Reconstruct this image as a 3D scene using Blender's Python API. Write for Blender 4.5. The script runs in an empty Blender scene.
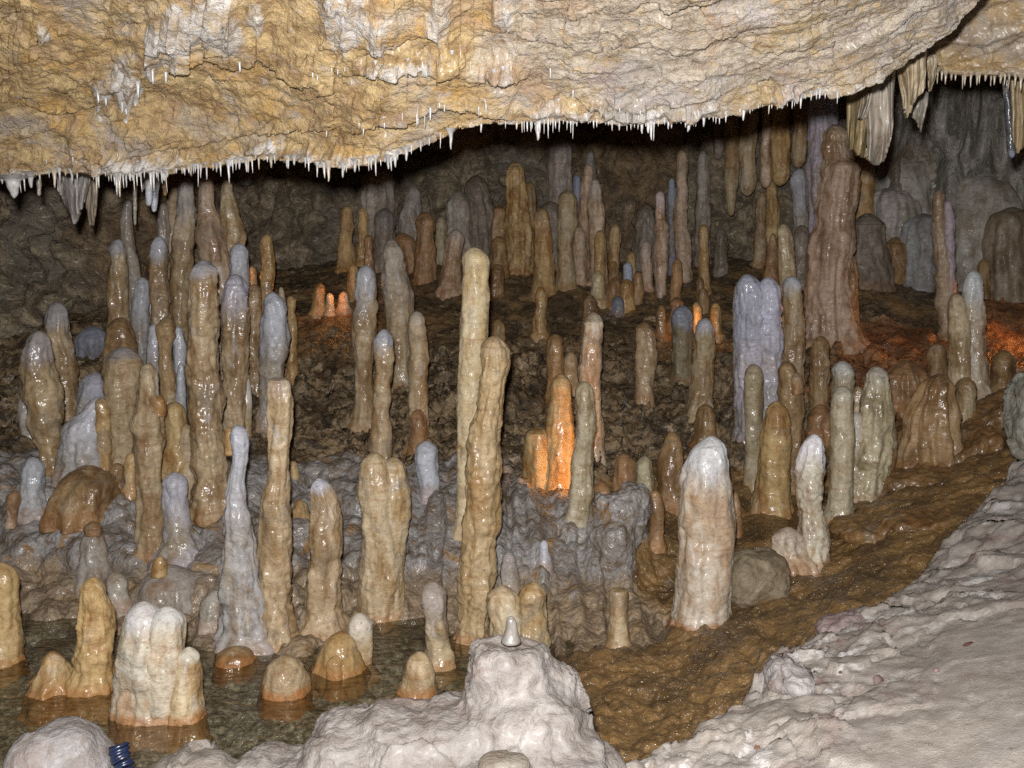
import bpy, math, random
import numpy as np
from mathutils import Vector
from mathutils.bvhtree import BVHTree

SC = bpy.context.scene
COL = SC.collection
RNG = np.random.default_rng(7)
random.seed(7)

# ------------------------------------------------------------------ camera
F_PX = 1005.0
PITCH = math.radians(8.0)
CP, SP = math.cos(PITCH), math.sin(PITCH)


def ray(px, py):
    """direction of the view ray through a pixel, scaled so that its Y is 1"""
    px = np.asarray(px, float)
    py = np.asarray(py, float)
    a = (px - 512.0) / F_PX
    b = (384.0 - py) / F_PX
    dy = CP + b * SP
    dz = -SP + b * CP
    return a / dy, dz / dy


def at(px, py, Y):
    dx, dz = ray(px, py)
    return dx * Y, Y * np.ones_like(dx), dz * Y


def axial(Y, z):
    return Y * CP - z * SP


def pix(P):
    """pixel of world points (N,3)"""
    t = P[:, 1] * CP - P[:, 2] * SP
    u = P[:, 1] * SP + P[:, 2] * CP
    return 512 + F_PX * P[:, 0] / t, 384 - F_PX * u / t


# ------------------------------------------------------------------ noise
def _h(ix, iy, iz, k=0):
    h = (ix.astype(np.int64) * 374761393 + iy.astype(np.int64) * 668265263 + iz.astype(np.int64) * 2147483647 + k * 1274126177) & 0xFFFFFFFF
    h = ((h ^ (h >> 13)) * 1274126177) & 0xFFFFFFFF
    h = ((h ^ (h >> 16)) * 2246822519) & 0xFFFFFFFF
    return (h ^ (h >> 15)) & 0xFFFFFFFF


def perlin(p):
    p = np.asarray(p, float)
    i = np.floor(p).astype(np.int64)
    f = p - i
    u = f * f * f * (f * (f * 6 - 15) + 10)
    out = 0.0
    for dx in (0, 1):
        wx = u[:, 0] if dx else 1 - u[:, 0]
        for dy in (0, 1):
            wy = u[:, 1] if dy else 1 - u[:, 1]
            for dz in (0, 1):
                wz = u[:, 2] if dz else 1 - u[:, 2]
                h = _h(i[:, 0] + dx, i[:, 1] + dy, i[:, 2] + dz)
                gx = (h & 1023) / 511.5 - 1
                gy = ((h >> 10) & 1023) / 511.5 - 1
                gz = ((h >> 20) & 1023) / 511.5 - 1
                out = out + wx * wy * wz * (gx * (f[:, 0] - dx) + gy * (f[:, 1] - dy) + gz * (f[:, 2] - dz))
    return out * 1.25


def fbm(p, octs=4, gain=0.5, lac=2.03):
    p = np.asarray(p, float)
    a, s, o = 1.0, 0.0, 0.0
    for k in range(octs):
        o = o + a * perlin(p + 17.3 * k)
        s += a
        a *= gain
        p = p * lac
    return o / s


def ridged(p, octs=4):
    p = np.asarray(p, float)
    a, o, s = 1.0, 0.0, 0.0
    for k in range(octs):
        o = o + a * (1 - np.abs(perlin(p + 9.1 * k)) * 2)
        s += a
        a *= 0.5
        p = p * 2.1
    return o / s


def worley(p):
    """F1, F2 distances"""
    p = np.asarray(p, float)
    i = np.floor(p).astype(np.int64)
    f1 = np.full(len(p), 9.0)
    f2 = np.full(len(p), 9.0)
    for dx in (-1, 0, 1):
        for dy in (-1, 0, 1):
            for dz in (-1, 0, 1):
                c = i + np.array([dx, dy, dz])
                h = _h(c[:, 0], c[:, 1], c[:, 2], 5)
                q = np.stack([(h & 1023) / 1023.0, ((h >> 10) & 1023) / 1023.0, ((h >> 20) & 1023) / 1023.0], 1) + c
                d = np.sqrt(((q - p) ** 2).sum(1))
                m = d < f1
                f2 = np.where(m, f1, np.minimum(f2, d))
                f1 = np.where(m, d, f1)
    return f1, f2


def facet(p, tilt=1.0, step=1.0):
    """broken-rock relief: every cell is a randomly tilted flat face (about -0.5..0.5)"""
    p = np.asarray(p, float)
    i = np.floor(p).astype(np.int64)
    f1 = np.full(len(p), 9.0)
    out = np.zeros(len(p))
    for dx in (-1, 0, 1):
        for dy in (-1, 0, 1):
            for dz in (-1, 0, 1):
                c = i + np.array([dx, dy, dz])
                h = _h(c[:, 0], c[:, 1], c[:, 2], 9)
                g = _h(c[:, 0], c[:, 1], c[:, 2], 23)
                o = np.stack([(h & 1023) / 1023.0, ((h >> 10) & 1023) / 1023.0, ((h >> 20) & 1023) / 1023.0], 1) + c - p
                dd = (o ** 2).sum(1)
                n = np.stack([(g & 1023) / 511.5 - 1, ((g >> 10) & 1023) / 511.5 - 1, ((g >> 20) & 1023) / 511.5 - 1], 1)
                v = (o * n).sum(1) * tilt * 0.6 + (((h >> 5) & 255) / 255.0 * 0.5 - 0.25) * step
                m = dd < f1
                f1 = np.where(m, dd, f1)
                out = np.where(m, v, out)
    return out


def sstep(x, a, b):
    t = np.clip((x - a) / (b - a), 0, 1)
    return t * t * (3 - 2 * t)


# ------------------------------------------------------------------ mesh helpers
def mesh_np(name, V, Q, T=None, smooth=True):
    V = np.ascontiguousarray(V, np.float32)
    Q = np.ascontiguousarray(Q, np.int32).reshape(-1, 4)
    T = np.zeros((0, 3), np.int32) if T is None else np.ascontiguousarray(T, np.int32).reshape(-1, 3)
    me = bpy.data.meshes.new(name)
    nl = Q.size + T.size
    me.vertices.add(len(V))
    me.vertices.foreach_set('co', V.ravel())
    me.loops.add(nl)
    me.loops.foreach_set('vertex_index', np.concatenate([Q.ravel(), T.ravel()]))
    me.polygons.add(len(Q) + len(T))
    st = np.concatenate([np.arange(len(Q)) * 4, Q.size + np.arange(len(T)) * 3]).astype(np.int32)
    me.polygons.foreach_set('loop_start', st)
    me.polygons.foreach_set('use_smooth', np.full(len(st), smooth))
    me.update(calc_edges=True)
    me.validate()
    return me


def grid_quads(nr, nc, wrap=False):
    r = np.arange(nr - 1)[:, None]
    c = np.arange(nc if wrap else nc - 1)[None, :]
    c2 = (c + 1) % nc
    a = r * nc + c
    b = r * nc + c2
    return np.stack([a, b, b + nc, a + nc], -1).reshape(-1, 4)


def add_attr(me, name, arr):
    arr = np.asarray(arr, np.float32)
    if arr.ndim == 1:
        at_ = me.attributes.new(name, 'FLOAT', 'POINT')
        at_.data.foreach_set('value', arr)
    else:
        at_ = me.attributes.new(name, 'FLOAT_COLOR', 'POINT')
        if arr.shape[1] == 3:
            arr = np.concatenate([arr, np.ones((len(arr), 1), np.float32)], 1)
        at_.data.foreach_set('color', np.ascontiguousarray(arr, np.float32).ravel())


def link(name, me, mat, parent=None, loc=None):
    o = bpy.data.objects.new(name, me)
    COL.objects.link(o)
    if mat is not None:
        me.materials.append(mat)
    if parent is not None:
        o.parent = parent
    if loc is not None:
        o.location = loc
    return o


def tag(o, label, cat, group=None):
    o['label'] = label
    o['category'] = cat
    if group:
        o['group'] = group
    return o


def struct(o, kind='structure', label=None, cat=None):
    o['kind'] = kind
    if label:
        o['label'] = label
        o['category'] = cat
    return o


def normals_grid(P, nr, nc):
    G = P.reshape(nr, nc, 3)
    du = np.gradient(G, axis=1)
    dv = np.gradient(G, axis=0)
    n = np.cross(du, dv)
    n /= np.linalg.norm(n, axis=2, keepdims=True) + 1e-12
    return n.reshape(-1, 3)


# ------------------------------------------------------------------ materials
class NT:
    def __init__(self, name):
        self.m = bpy.data.materials.new(name)
        self.m.use_nodes = True
        self.t = self.m.node_tree
        self.t.nodes.clear()
        self.out = self.t.nodes.new('ShaderNodeOutputMaterial')

    def n(self, typ, **kw):
        nd = self.t.nodes.new('ShaderNode' + typ)
        for k, v in kw.items():
            setattr(nd, k, v)
        return nd

    def set(self, sock, v):
        if isinstance(v, bpy.types.NodeSocket):
            self.t.links.new(v, sock)
        elif v is not None:
            if hasattr(sock.default_value, '__len__') and not hasattr(v, '__len__'):
                v = [v] * len(sock.default_value)
            elif hasattr(sock.default_value, '__len__') and len(sock.default_value) == 4 and len(v) == 3:
                v = list(v) + [1]
            sock.default_value = v

    def noise(self, vec, scale, detail=4, rough=0.55, dist=0.0):
        nd = self.n('TexNoise')
        self.set(nd.inputs['Vector'], vec)
        nd.inputs['Scale'].default_value = scale
        nd.inputs['Detail'].default_value = detail
        nd.inputs['Roughness'].default_value = rough
        nd.inputs['Distortion'].default_value = dist
        return nd.outputs['Fac']

    def voro(self, vec, scale, feature='F1', rand=1.0):
        nd = self.n('TexVoronoi', feature=feature)
        self.set(nd.inputs['Vector'], vec)
        nd.inputs['Scale'].default_value = scale
        nd.inputs['Randomness'].default_value = rand
        return nd.outputs['Distance']

    def math(self, op, a, b=0.0, c=0.0, clamp=False):
        nd = self.n('Math', operation=op, use_clamp=clamp)
        self.set(nd.inputs[0], a)
        self.set(nd.inputs[1], b)
        self.set(nd.inputs[2], c)
        return nd.outputs[0]

    def ss(self, v, a, b, lo=0.0, hi=1.0):
        nd = self.n('MapRange', interpolation_type='SMOOTHSTEP')
        self.set(nd.inputs['Value'], v)
        nd.inputs['From Min'].default_value = a
        nd.inputs['From Max'].default_value = b
        nd.inputs['To Min'].default_value = lo
        nd.inputs['To Max'].default_value = hi
        return nd.outputs['Result']

    def mix(self, fac, a, b, mode='MIX'):
        nd = self.n('Mix', data_type='RGBA', blend_type=mode)
        self.set(nd.inputs[0], fac)
        self.set(nd.inputs[6], a)
        self.set(nd.inputs[7], b)
        return nd.outputs[2]

    def vmul(self, v, s):
        nd = self.n('VectorMath', operation='MULTIPLY')
        self.set(nd.inputs[0], v)
        self.set(nd.inputs[1], s)
        return nd.outputs[0]

    def vadd(self, v, s):
        nd = self.n('VectorMath', operation='ADD')
        self.set(nd.inputs[0], v)
        self.set(nd.inputs[1], s)
        return nd.outputs[0]

    def attr(self, name, typ='GEOMETRY', out='Fac'):
        nd = self.n('Attribute', attribute_name=name, attribute_type=typ)
        return nd.outputs[out]

    def bump(self, h, strength, dist, normal=None):
        nd = self.n('Bump')
        nd.inputs['Strength'].default_value = strength
        nd.inputs['Distance'].default_value = dist
        self.set(nd.inputs['Height'], h)
        self.set(nd.inputs['Normal'], normal) if normal is not None else None
        return nd.outputs['Normal']

    def bsdf(self, color, rough=0.5, normal=None, coat=0.0, coat_rough=0.1, coat_normal=None, spec=0.5, sss=0.0, sss_scale=0.02):
        b = self.n('BsdfPrincipled')
        self.set(b.inputs['Base Color'], color)
        self.set(b.inputs['Roughness'], rough)
        if normal is not None:
            self.set(b.inputs['Normal'], normal)
        self.set(b.inputs['Coat Weight'], coat)
        self.set(b.inputs['Coat Roughness'], coat_rough)
        if coat_normal is not None:
            self.set(b.inputs['Coat Normal'], coat_normal)
        self.set(b.inputs['Specular IOR Level'], spec)
        if sss:
            b.inputs['Subsurface Weight'].default_value = sss
            b.inputs['Subsurface Scale'].default_value = sss_scale
            b.inputs['Subsurface Radius'].default_value = (1.0, 0.7, 0.45)
        self.t.links.new(b.outputs[0], self.out.inputs['Surface'])
        return b


def mat_calcite(name='wet calcite', wet=1.0):
    t = NT(name)
    tc = t.n('TexCoord')
    oi = t.n('ObjectInfo')
    off = t.vmul(oi.outputs['Random'], (37.0, 21.0, 11.0))
    v = t.vadd(tc.outputs['Object'], off)
    streak = t.noise(t.vmul(v, (1, 1, 0.22)), 16, 5, 0.6, 0.6)
    mott = t.noise(v, 24, 6, 0.65, 0.3)
    big = t.noise(v, 6, 3, 0.5, 0.4)
    ca = t.attr('col_a', 'OBJECT', 'Color')
    cb = t.attr('col_b', 'OBJECT', 'Color')
    ct = t.attr('col_tip', 'OBJECT', 'Color')
    ta = t.attr('tip_amt', 'OBJECT', 'Fac')
    stn = t.attr('stain', 'OBJECT', 'Fac')
    wto = t.attr('wet', 'OBJECT', 'Fac')
    tip = t.attr('tipm')
    base = t.attr('basem')
    f = t.math('ADD', t.math('MULTIPLY', streak, 0.55), t.math('MULTIPLY', big, 0.45))
    col = t.mix(t.ss(f, 0.44, 0.60), ca, cb)
    col = t.mix(t.ss(t.noise(t.vadd(v, (5, 2, 8)), 9, 5, 0.62, 0.8), 0.55, 0.68, 0, 0.45), col, t.mix(1.0, cb, (1.05, 0.82, 0.58), 'MULTIPLY'))
    col = t.mix(t.ss(mott, 0.5, 0.72, 0, 0.55), col, t.mix(1.0, col, (0.52, 0.42, 0.33), 'MULTIPLY'))
    col = t.mix(t.ss(mott, 0.48, 0.3, 0, 0.35), col, t.mix(1.0, col, (1.35, 1.33, 1.3), 'MULTIPLY'))
    bandn = t.noise(t.vadd(t.vmul(v, (0.9, 0.9, 9.0)), (4, 4, 4)), 5.5, 4, 0.6, 0.5)
    col = t.mix(t.ss(bandn, 0.56, 0.70, 0, 0.5), col, t.mix(1.0, col, (0.72, 0.52, 0.34), 'MULTIPLY'))
    mud = t.noise(t.vadd(v, (9, 4, 2)), 7.5, 6, 0.68, 0.7)
    col = t.mix(t.ss(mud, 0.56, 0.66, 0, 0.6), col, (0.205, 0.165, 0.12))
    pale = t.noise(t.vmul(t.vadd(v, (1, 8, 3)), (1, 1, 0.3)), 19, 5, 0.65, 0.5)
    col = t.mix(t.ss(pale, 0.58, 0.70, 0, 0.55), col, t.mix(0.5, ct, (0.52, 0.49, 0.44)))
    tm = t.math('ADD', tip, t.math('MULTIPLY', t.math('SUBTRACT', f, 0.5), 1.6))
    tm = t.math('MULTIPLY', t.ss(tm, 0.12, 0.7, 0, 0.92), ta)
    col = t.mix(tm, col, ct)
    bm = t.math('ADD', base, t.math('MULTIPLY', t.math('SUBTRACT', mott, 0.5), 1.2))
    col = t.mix(t.math('MULTIPLY', t.ss(bm, 0.35, 0.8), stn), col, (0.30, 0.12, 0.03))
    fm = t.noise(v, 62, 5, 0.7)
    col = t.mix(t.ss(fm, 0.50, 0.66, 0, 0.55), col, t.mix(1.0, col, (0.62, 0.52, 0.42), 'MULTIPLY'))
    col = t.mix(t.ss(fm, 0.47, 0.34, 0, 0.4), col, t.mix(1.0, col, (1.25, 1.24, 1.22), 'MULTIPLY'))
    dots = t.ss(t.noise(v, 55, 2, 0.5), 0.68, 0.75, 0, 0.5)
    col = t.mix(dots, col, (0.05, 0.035, 0.02))
    grain = t.noise(v, 130, 4, 0.7)
    wr = t.noise(t.vmul(v, (1, 1, 1.6)), 34, 5, 0.6, 0.8)
    h = t.math('ADD', t.math('MULTIPLY', wr, 1.0), t.math('MULTIPLY', grain, 0.28))
    nrm = t.bump(h, 0.55, 0.012)
    beads = t.noise(v, 48, 1, 0.5)
    cn = t.bump(t.math('ADD', t.math('MULTIPLY', wr, 0.35), beads), 1.0, 0.0040)
    rough = t.ss(mott, 0.35, 0.65, 0.36, 0.6)
    t.bsdf(col, rough, nrm, coat=t.math('MULTIPLY', wto, t.ss(big, 0.38, 0.6, 0.05 * wet, 0.8 * wet)), coat_rough=0.14, coat_normal=cn, spec=0.35)
    return t.m


def mat_terrain():
    t = NT('cave floor flowstone and rubble')
    tc = t.n('TexCoord')
    v = tc.outputs['Object']
    zn = t.n('Attribute', attribute_name='zone')
    sep = t.n('SeparateColor')
    t.t.links.new(zn.outputs['Color'], sep.inputs[0])
    grey, red, wet = sep.outputs[0], sep.outputs[1], sep.outputs[2]
    n1 = t.noise(v, 5, 6, 0.62, 0.4)
    n2 = t.noise(v, 22, 6, 0.65, 0.3)
    n3 = t.noise(v, 70, 4, 0.65)
    # rubble slope: brown clay with dark and pale stones
    rub = t.mix(t.ss(n1, 0.38, 0.62), (0.095, 0.065, 0.035), (0.250, 0.175, 0.098))
    rub = t.mix(t.ss(n2, 0.50, 0.60, 0, 0.85), rub, (0.035, 0.026, 0.018))
    rub = t.mix(t.ss(t.noise(t.vadd(v, (7, 3, 1)), 13, 6, 0.7), 0.57, 0.66, 0, 0.8), rub, (0.439, 0.336, 0.216))
    rub = t.mix(t.ss(t.noise(t.vadd(v, (1, 9, 4)), 9, 6, 0.75), 0.62, 0.68, 0, 0.75), rub, (0.40, 0.36, 0.31))
    # grey flowstone
    gr = t.mix(t.ss(n1, 0.40, 0.60), (0.189, 0.163, 0.143), (0.30, 0.288, 0.28))
    gr = t.mix(t.ss(n2, 0.47, 0.64, 0, 0.85), gr, (0.125, 0.085, 0.05))
    gr = t.mix(t.ss(t.noise(t.vadd(v, (3, 5, 2)), 11, 5, 0.6, 0.6), 0.57, 0.66, 0, 0.85), gr, (0.27, 0.155, 0.06))
    gr = t.mix(t.ss(t.noise(t.vadd(v, (2, 8, 6)), 15, 5, 0.6, 0.5), 0.58, 0.66, 0, 0.7), gr, (0.34, 0.335, 0.345))
    # wet brown crystal floor
    wb = t.mix(t.ss(n1, 0.36, 0.62), (0.078, 0.045, 0.018), (0.215, 0.124, 0.046))
    wb = t.mix(t.ss(n2, 0.52, 0.68, 0, 0.6), wb, (0.06, 0.035, 0.015))
    wb = t.mix(t.ss(n3, 0.56, 0.66, 0, 0.6), wb, (0.34, 0.24, 0.115))
    rd = t.mix(t.ss(n1, 0.38, 0.62), (0.15, 0.06, 0.026), (0.33, 0.145, 0.058))
    rd = t.mix(t.ss(n2, 0.5, 0.66, 0, 0.6), rd, (0.10, 0.06, 0.035))
    # a tan limy band marks the pool's old water level
    geo = t.n('NewGeometry')
    sx = t.n('SeparateXYZ')
    t.t.links.new(geo.outputs['Position'], sx.inputs[0])
    band = t.ss(t.math('ADD', sx.outputs[2], t.math('MULTIPLY', n1, -0.22)), -1.24, -1.33)
    gr = t.mix(t.math('MULTIPLY', band, 0.8), gr, t.mix(t.ss(n2, 0.4, 0.6), (0.15, 0.095, 0.045), (0.30, 0.215, 0.125)))
    edge = t.math('MULTIPLY', t.math('SUBTRACT', n1, 0.5), 1.1)
    col = t.mix(t.ss(t.math('ADD', grey, edge), 0.35, 0.65), rub, gr)
    col = t.mix(t.ss(t.math('ADD', wet, edge), 0.35, 0.65), col, wb)
    col = t.mix(t.ss(t.math('ADD', red, edge), 0.35, 0.7, 0, 0.9), col, rd)
    # pale silt and grit lie on the pool's bed
    bed = t.ss(t.math('ADD', sx.outputs[2], t.math('MULTIPLY', n2, -0.03)), -1.335, -1.365)
    silt = t.mix(t.ss(n3, 0.40, 0.60), (0.17, 0.145, 0.105), (0.46, 0.41, 0.315))
    silt = t.mix(t.ss(n2, 0.50, 0.62, 0, 0.8), silt, (0.13, 0.10, 0.06))
    col = t.mix(bed, col, silt)
    vo = t.voro(v, 60)
    h = t.math('ADD', t.math('MULTIPLY', n2, 0.9), t.math('MULTIPLY', n3, 0.45))
    h = t.math('ADD', h, t.math('MULTIPLY', vo, -0.35))
    h = t.math('MULTIPLY', h, t.math('SUBTRACT', 1.0, t.math('MULTIPLY', wet, 0.55)))
    nrm = t.bump(h, 0.75, 0.02)
    rough = t.ss(n2, 0.3, 0.7, 0.30, 0.62)
    beads = t.noise(v, 50, 1, 0.5)
    crys = t.noise(v, 90, 1, 0.5)
    hb = t.math('ADD', beads, t.math('MULTIPLY', n2, 0.6))
    hb = t.math('ADD', t.math('MULTIPLY', hb, 0.0075), t.math('MULTIPLY', t.math('MULTIPLY', crys, wet), 0.020))
    cn = t.bump(hb, 1.0, 1.0)
    coat = t.math('ADD', t.math('MULTIPLY', wet, 0.95), t.math('MULTIPLY', grey, 0.55), clamp=True)
    coat = t.math('ADD', coat, 0.06)
    t.bsdf(col, rough, nrm, coat=coat, coat_rough=0.12, coat_normal=cn, spec=0.4)
    return t.m


def mat_ceiling():
    t = NT('ceiling limestone')
    tc = t.n('TexCoord')
    v = tc.outputs['Object']
    zn = t.n('Attribute', attribute_name='zone')
    sep = t.n('SeparateColor')
    t.t.links.new(zn.outputs['Color'], sep.inputs[0])
    och, white, pale = sep.outputs[0], sep.outputs[1], sep.outputs[2]
    w = t.vmul(v, (0.8, 1.0, 1.6))
    n1 = t.noise(w, 4.2, 6, 0.65, 0.5)
    n2 = t.noise(w, 13, 8, 0.70, 0.4)
    n3 = t.noise(v, 60, 5, 0.7)
    n4 = t.noise(t.vadd(w, (4, 1, 2)), 7, 7, 0.7, 0.5)
    edge = t.math('MULTIPLY', t.math('SUBTRACT', n1, 0.5), 1.5)
    a = t.mix(t.ss(n2, 0.36, 0.62), (0.237, 0.148, 0.068), (0.451, 0.329, 0.165))
    a = t.mix(t.ss(n4, 0.50, 0.64, 0, 0.8), a, (0.417, 0.247, 0.077))
    b = t.mix(t.ss(n2, 0.36, 0.62), (0.238, 0.191, 0.140), (0.415, 0.356, 0.280))
    b = t.mix(t.ss(t.noise(t.vadd(v, (9, 2, 6)), 6, 6, 0.7, 0.5), 0.52, 0.64, 0, 0.75), b, (0.334, 0.235, 0.107))
    b = t.mix(t.ss(t.noise(t.vadd(v, (2, 7, 3)), 7, 5, 0.6, 0.4), 0.54, 0.66, 0, 0.6), b, (0.353, 0.292, 0.291))
    col = t.mix(t.ss(t.math('ADD', och, edge), 0.3, 0.7), b, a)
    greyp = t.mix(n2, (0.249, 0.223, 0.206), (0.415, 0.392, 0.380))
    col = t.mix(t.ss(t.noise(t.vadd(v, (5, 5, 1)), 4.5, 7, 0.7, 0.5), 0.52, 0.68, 0, 0.75), col, greyp)
    col = t.mix(t.ss(t.noise(t.vadd(w, (1, 3, 8)), 22, 6, 0.72), 0.58, 0.70, 0, 0.5), col, (0.13, 0.085, 0.045))
    col = t.mix(t.ss(n3, 0.58, 0.72, 0, 0.22), col, (0.440, 0.374, 0.275))
    vs = t.noise(t.vmul(v, (1.6, 1.6, 0.5)), 9, 7, 0.72, 0.4)
    wn = t.math('MULTIPLY', t.math('SUBTRACT', t.math('ADD', t.math('MULTIPLY', vs, 0.6), t.math('MULTIPLY', n2, 0.4)), 0.5), 4.2)
    col = t.mix(t.ss(t.math('ADD', white, wn), 0.42, 1.15, 0, 0.85), col, t.mix(t.ss(n2, 0.35, 0.65), (0.317, 0.278, 0.232), (0.56, 0.545, 0.53)))
    n5 = t.noise(v, 150, 3, 0.7)
    col = t.mix(t.ss(t.noise(t.vadd(v, (6, 1, 5)), 30, 5, 0.7), 0.55, 0.66, 0, 0.55), col, (0.422, 0.270, 0.103))
    col = t.mix(t.ss(t.noise(t.vadd(v, (3, 6, 9)), 20, 6, 0.72), 0.56, 0.68, 0, 0.55), col, (0.405, 0.348, 0.335))
    col = t.mix(t.ss(n5, 0.40, 0.28, 0, 0.22), col, t.mix(1.0, col, (0.440, 0.365, 0.284), 'MULTIPLY'))
    blot = t.noise(t.vadd(v, (8, 8, 3)), 3.4, 5, 0.6, 0.6)
    col = t.mix(t.ss(blot, 0.52, 0.66, 0, 0.7), col, t.mix(n2, (0.21, 0.185, 0.165), (0.37, 0.335, 0.30)))
    col = t.mix(t.ss(t.noise(t.vadd(v, (3, 1, 7)), 5.2, 5, 0.62, 0.6), 0.55, 0.66, 0, 0.6), col, t.mix(n2, (0.24, 0.155, 0.09), (0.40, 0.27, 0.17)))
    vein = t.noise(t.vadd(w, (2, 9, 5)), 10, 5, 0.6, 1.2)
    vd = t.math('ABSOLUTE', t.math('SUBTRACT', vein, 0.5))
    col = t.mix(t.ss(vd, 0.012, 0.0, 0, 0.35), col, (0.10, 0.065, 0.035))
    col = t.mix(t.ss(t.noise(t.vadd(w, (7, 2, 4)), 17, 6, 0.7, 0.6), 0.55, 0.68, 0, 0.65), col, (0.235, 0.145, 0.06))
    h = t.math('ADD', t.math('ADD', n2, t.math('MULTIPLY', n3, 0.5)), t.math('MULTIPLY', n5, 0.22))
    nrm = t.bump(h, 1.0, 0.020)
    t.bsdf(col, t.ss(n2, 0.3, 0.7, 0.5, 0.8), nrm, coat=0.15, coat_rough=0.25, spec=0.3)
    return t.m


def mat_wall():
    t = NT('dark cave wall limestone')
    tc = t.n('TexCoord')
    v = tc.outputs['Object']
    zn = t.n('Attribute', attribute_name='zone')
    sep = t.n('SeparateColor')
    t.t.links.new(zn.outputs['Color'], sep.inputs[0])
    flow, brown = sep.outputs[0], sep.outputs[1]
    n1 = t.noise(v, 2.4, 6, 0.62, 0.5)
    n2 = t.noise(v, 10, 7, 0.68, 0.4)
    n3 = t.noise(v, 40, 5, 0.65)
    a = t.mix(t.ss(n2, 0.38, 0.62), (0.19, 0.145, 0.095), (0.47, 0.375, 0.25))
    a = t.mix(t.ss(n1, 0.48, 0.6, 0, 0.8), a, t.mix(n2, (0.155, 0.133, 0.104), (0.296, 0.259, 0.207)))
    br = t.mix(t.ss(n2, 0.38, 0.62), (0.200, 0.133, 0.074), (0.370, 0.259, 0.148))
    edge = t.math('MULTIPLY', t.math('SUBTRACT', n1, 0.5), 1.3)
    a = t.mix(t.ss(t.math('ADD', brown, edge), 0.35, 0.65), a, br)
    a = t.mix(t.ss(t.noise(t.vadd(v, (3, 7, 1)), 9, 8, 0.75, 0.4), 0.5, 0.62, 0, 0.7), a, (0.12, 0.095, 0.07))
    a = t.mix(t.ss(n3, 0.56, 0.7, 0, 0.5), a, (0.42, 0.36, 0.26))
    st = t.noise(t.vmul(v, (1, 1, 0.12)), 14, 5, 0.6, 0.3)
    fl = t.mix(t.ss(st, 0.38, 0.62), (0.18, 0.165, 0.135), (0.50, 0.47, 0.41))  # vertical streaks, contrast widened in the colour to imitate shading of the flutes
    fl = t.mix(t.ss(n1, 0.5, 0.64, 0, 0.6), fl, (0.27, 0.205, 0.13))
    col = t.mix(t.ss(t.math('ADD', flow, t.math('MULTIPLY', edge, 0.5)), 0.35, 0.65), a, fl)
    h = t.math('ADD', n2, t.math('MULTIPLY', n3, 0.55))
    nrm = t.bump(h, 1.0, 0.06)
    t.bsdf(col, t.ss(n2, 0.3, 0.7, 0.42, 0.7), nrm, coat=0.12, coat_rough=0.2, spec=0.35)
    return t.m


def mat_path():
    t = NT('dusty pale limestone path')
    tc = t.n('TexCoord')
    v = tc.outputs['Object']
    rough_a = t.attr('rocky')
    n1 = t.noise(v, 3.2, 6, 0.65, 0.6)
    n2 = t.noise(v, 14, 7, 0.68, 0.4)
    n3 = t.noise(v, 120, 4, 0.75)
    n4 = t.noise(t.vadd(v, (3, 1, 2)), 5, 6, 0.7, 0.6)
    col = t.mix(t.ss(n2, 0.36, 0.64), (0.206, 0.178, 0.153), (0.292, 0.259, 0.229))
    col = t.mix(t.ss(n1, 0.52, 0.64, 0, 0.55), col, (0.241, 0.218, 0.202))
    pink = t.math('MULTIPLY', t.ss(n4, 0.53, 0.63), t.math('ADD', t.math('MULTIPLY', rough_a, 0.75), 0.12))
    col = t.mix(pink, col, t.mix(n2, (0.15, 0.085, 0.075), (0.25, 0.18, 0.165)))
    col = t.mix(t.math('MULTIPLY', t.ss(t.noise(t.vadd(v, (6, 2, 7)), 7, 7, 0.7, 0.5), 0.56, 0.64), rough_a), col, (0.42, 0.40, 0.385))
    col = t.mix(t.ss(n3, 0.60, 0.72, 0, 0.6), col, (0.480, 0.473, 0.462))
    col = t.mix(t.ss(n3, 0.40, 0.28, 0, 0.6), col, (0.09, 0.075, 0.06))
    peb = t.noise(t.vadd(v, (8, 4, 1)), 48, 3, 0.6)
    col = t.mix(t.ss(peb, 0.66, 0.72, 0, 0.6), col, (0.16, 0.12, 0.095))
    h = t.math('ADD', t.math('MULTIPLY', n2, 0.3), t.math('MULTIPLY', n3, 0.22))
    nrm = t.bump(t.math('ADD', h, t.math('MULTIPLY', t.noise(v, 260, 3, 0.7), 0.25)), 0.8, 0.010)
    t.bsdf(col, 0.85, nrm, spec=0.2)
    return t.m


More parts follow.
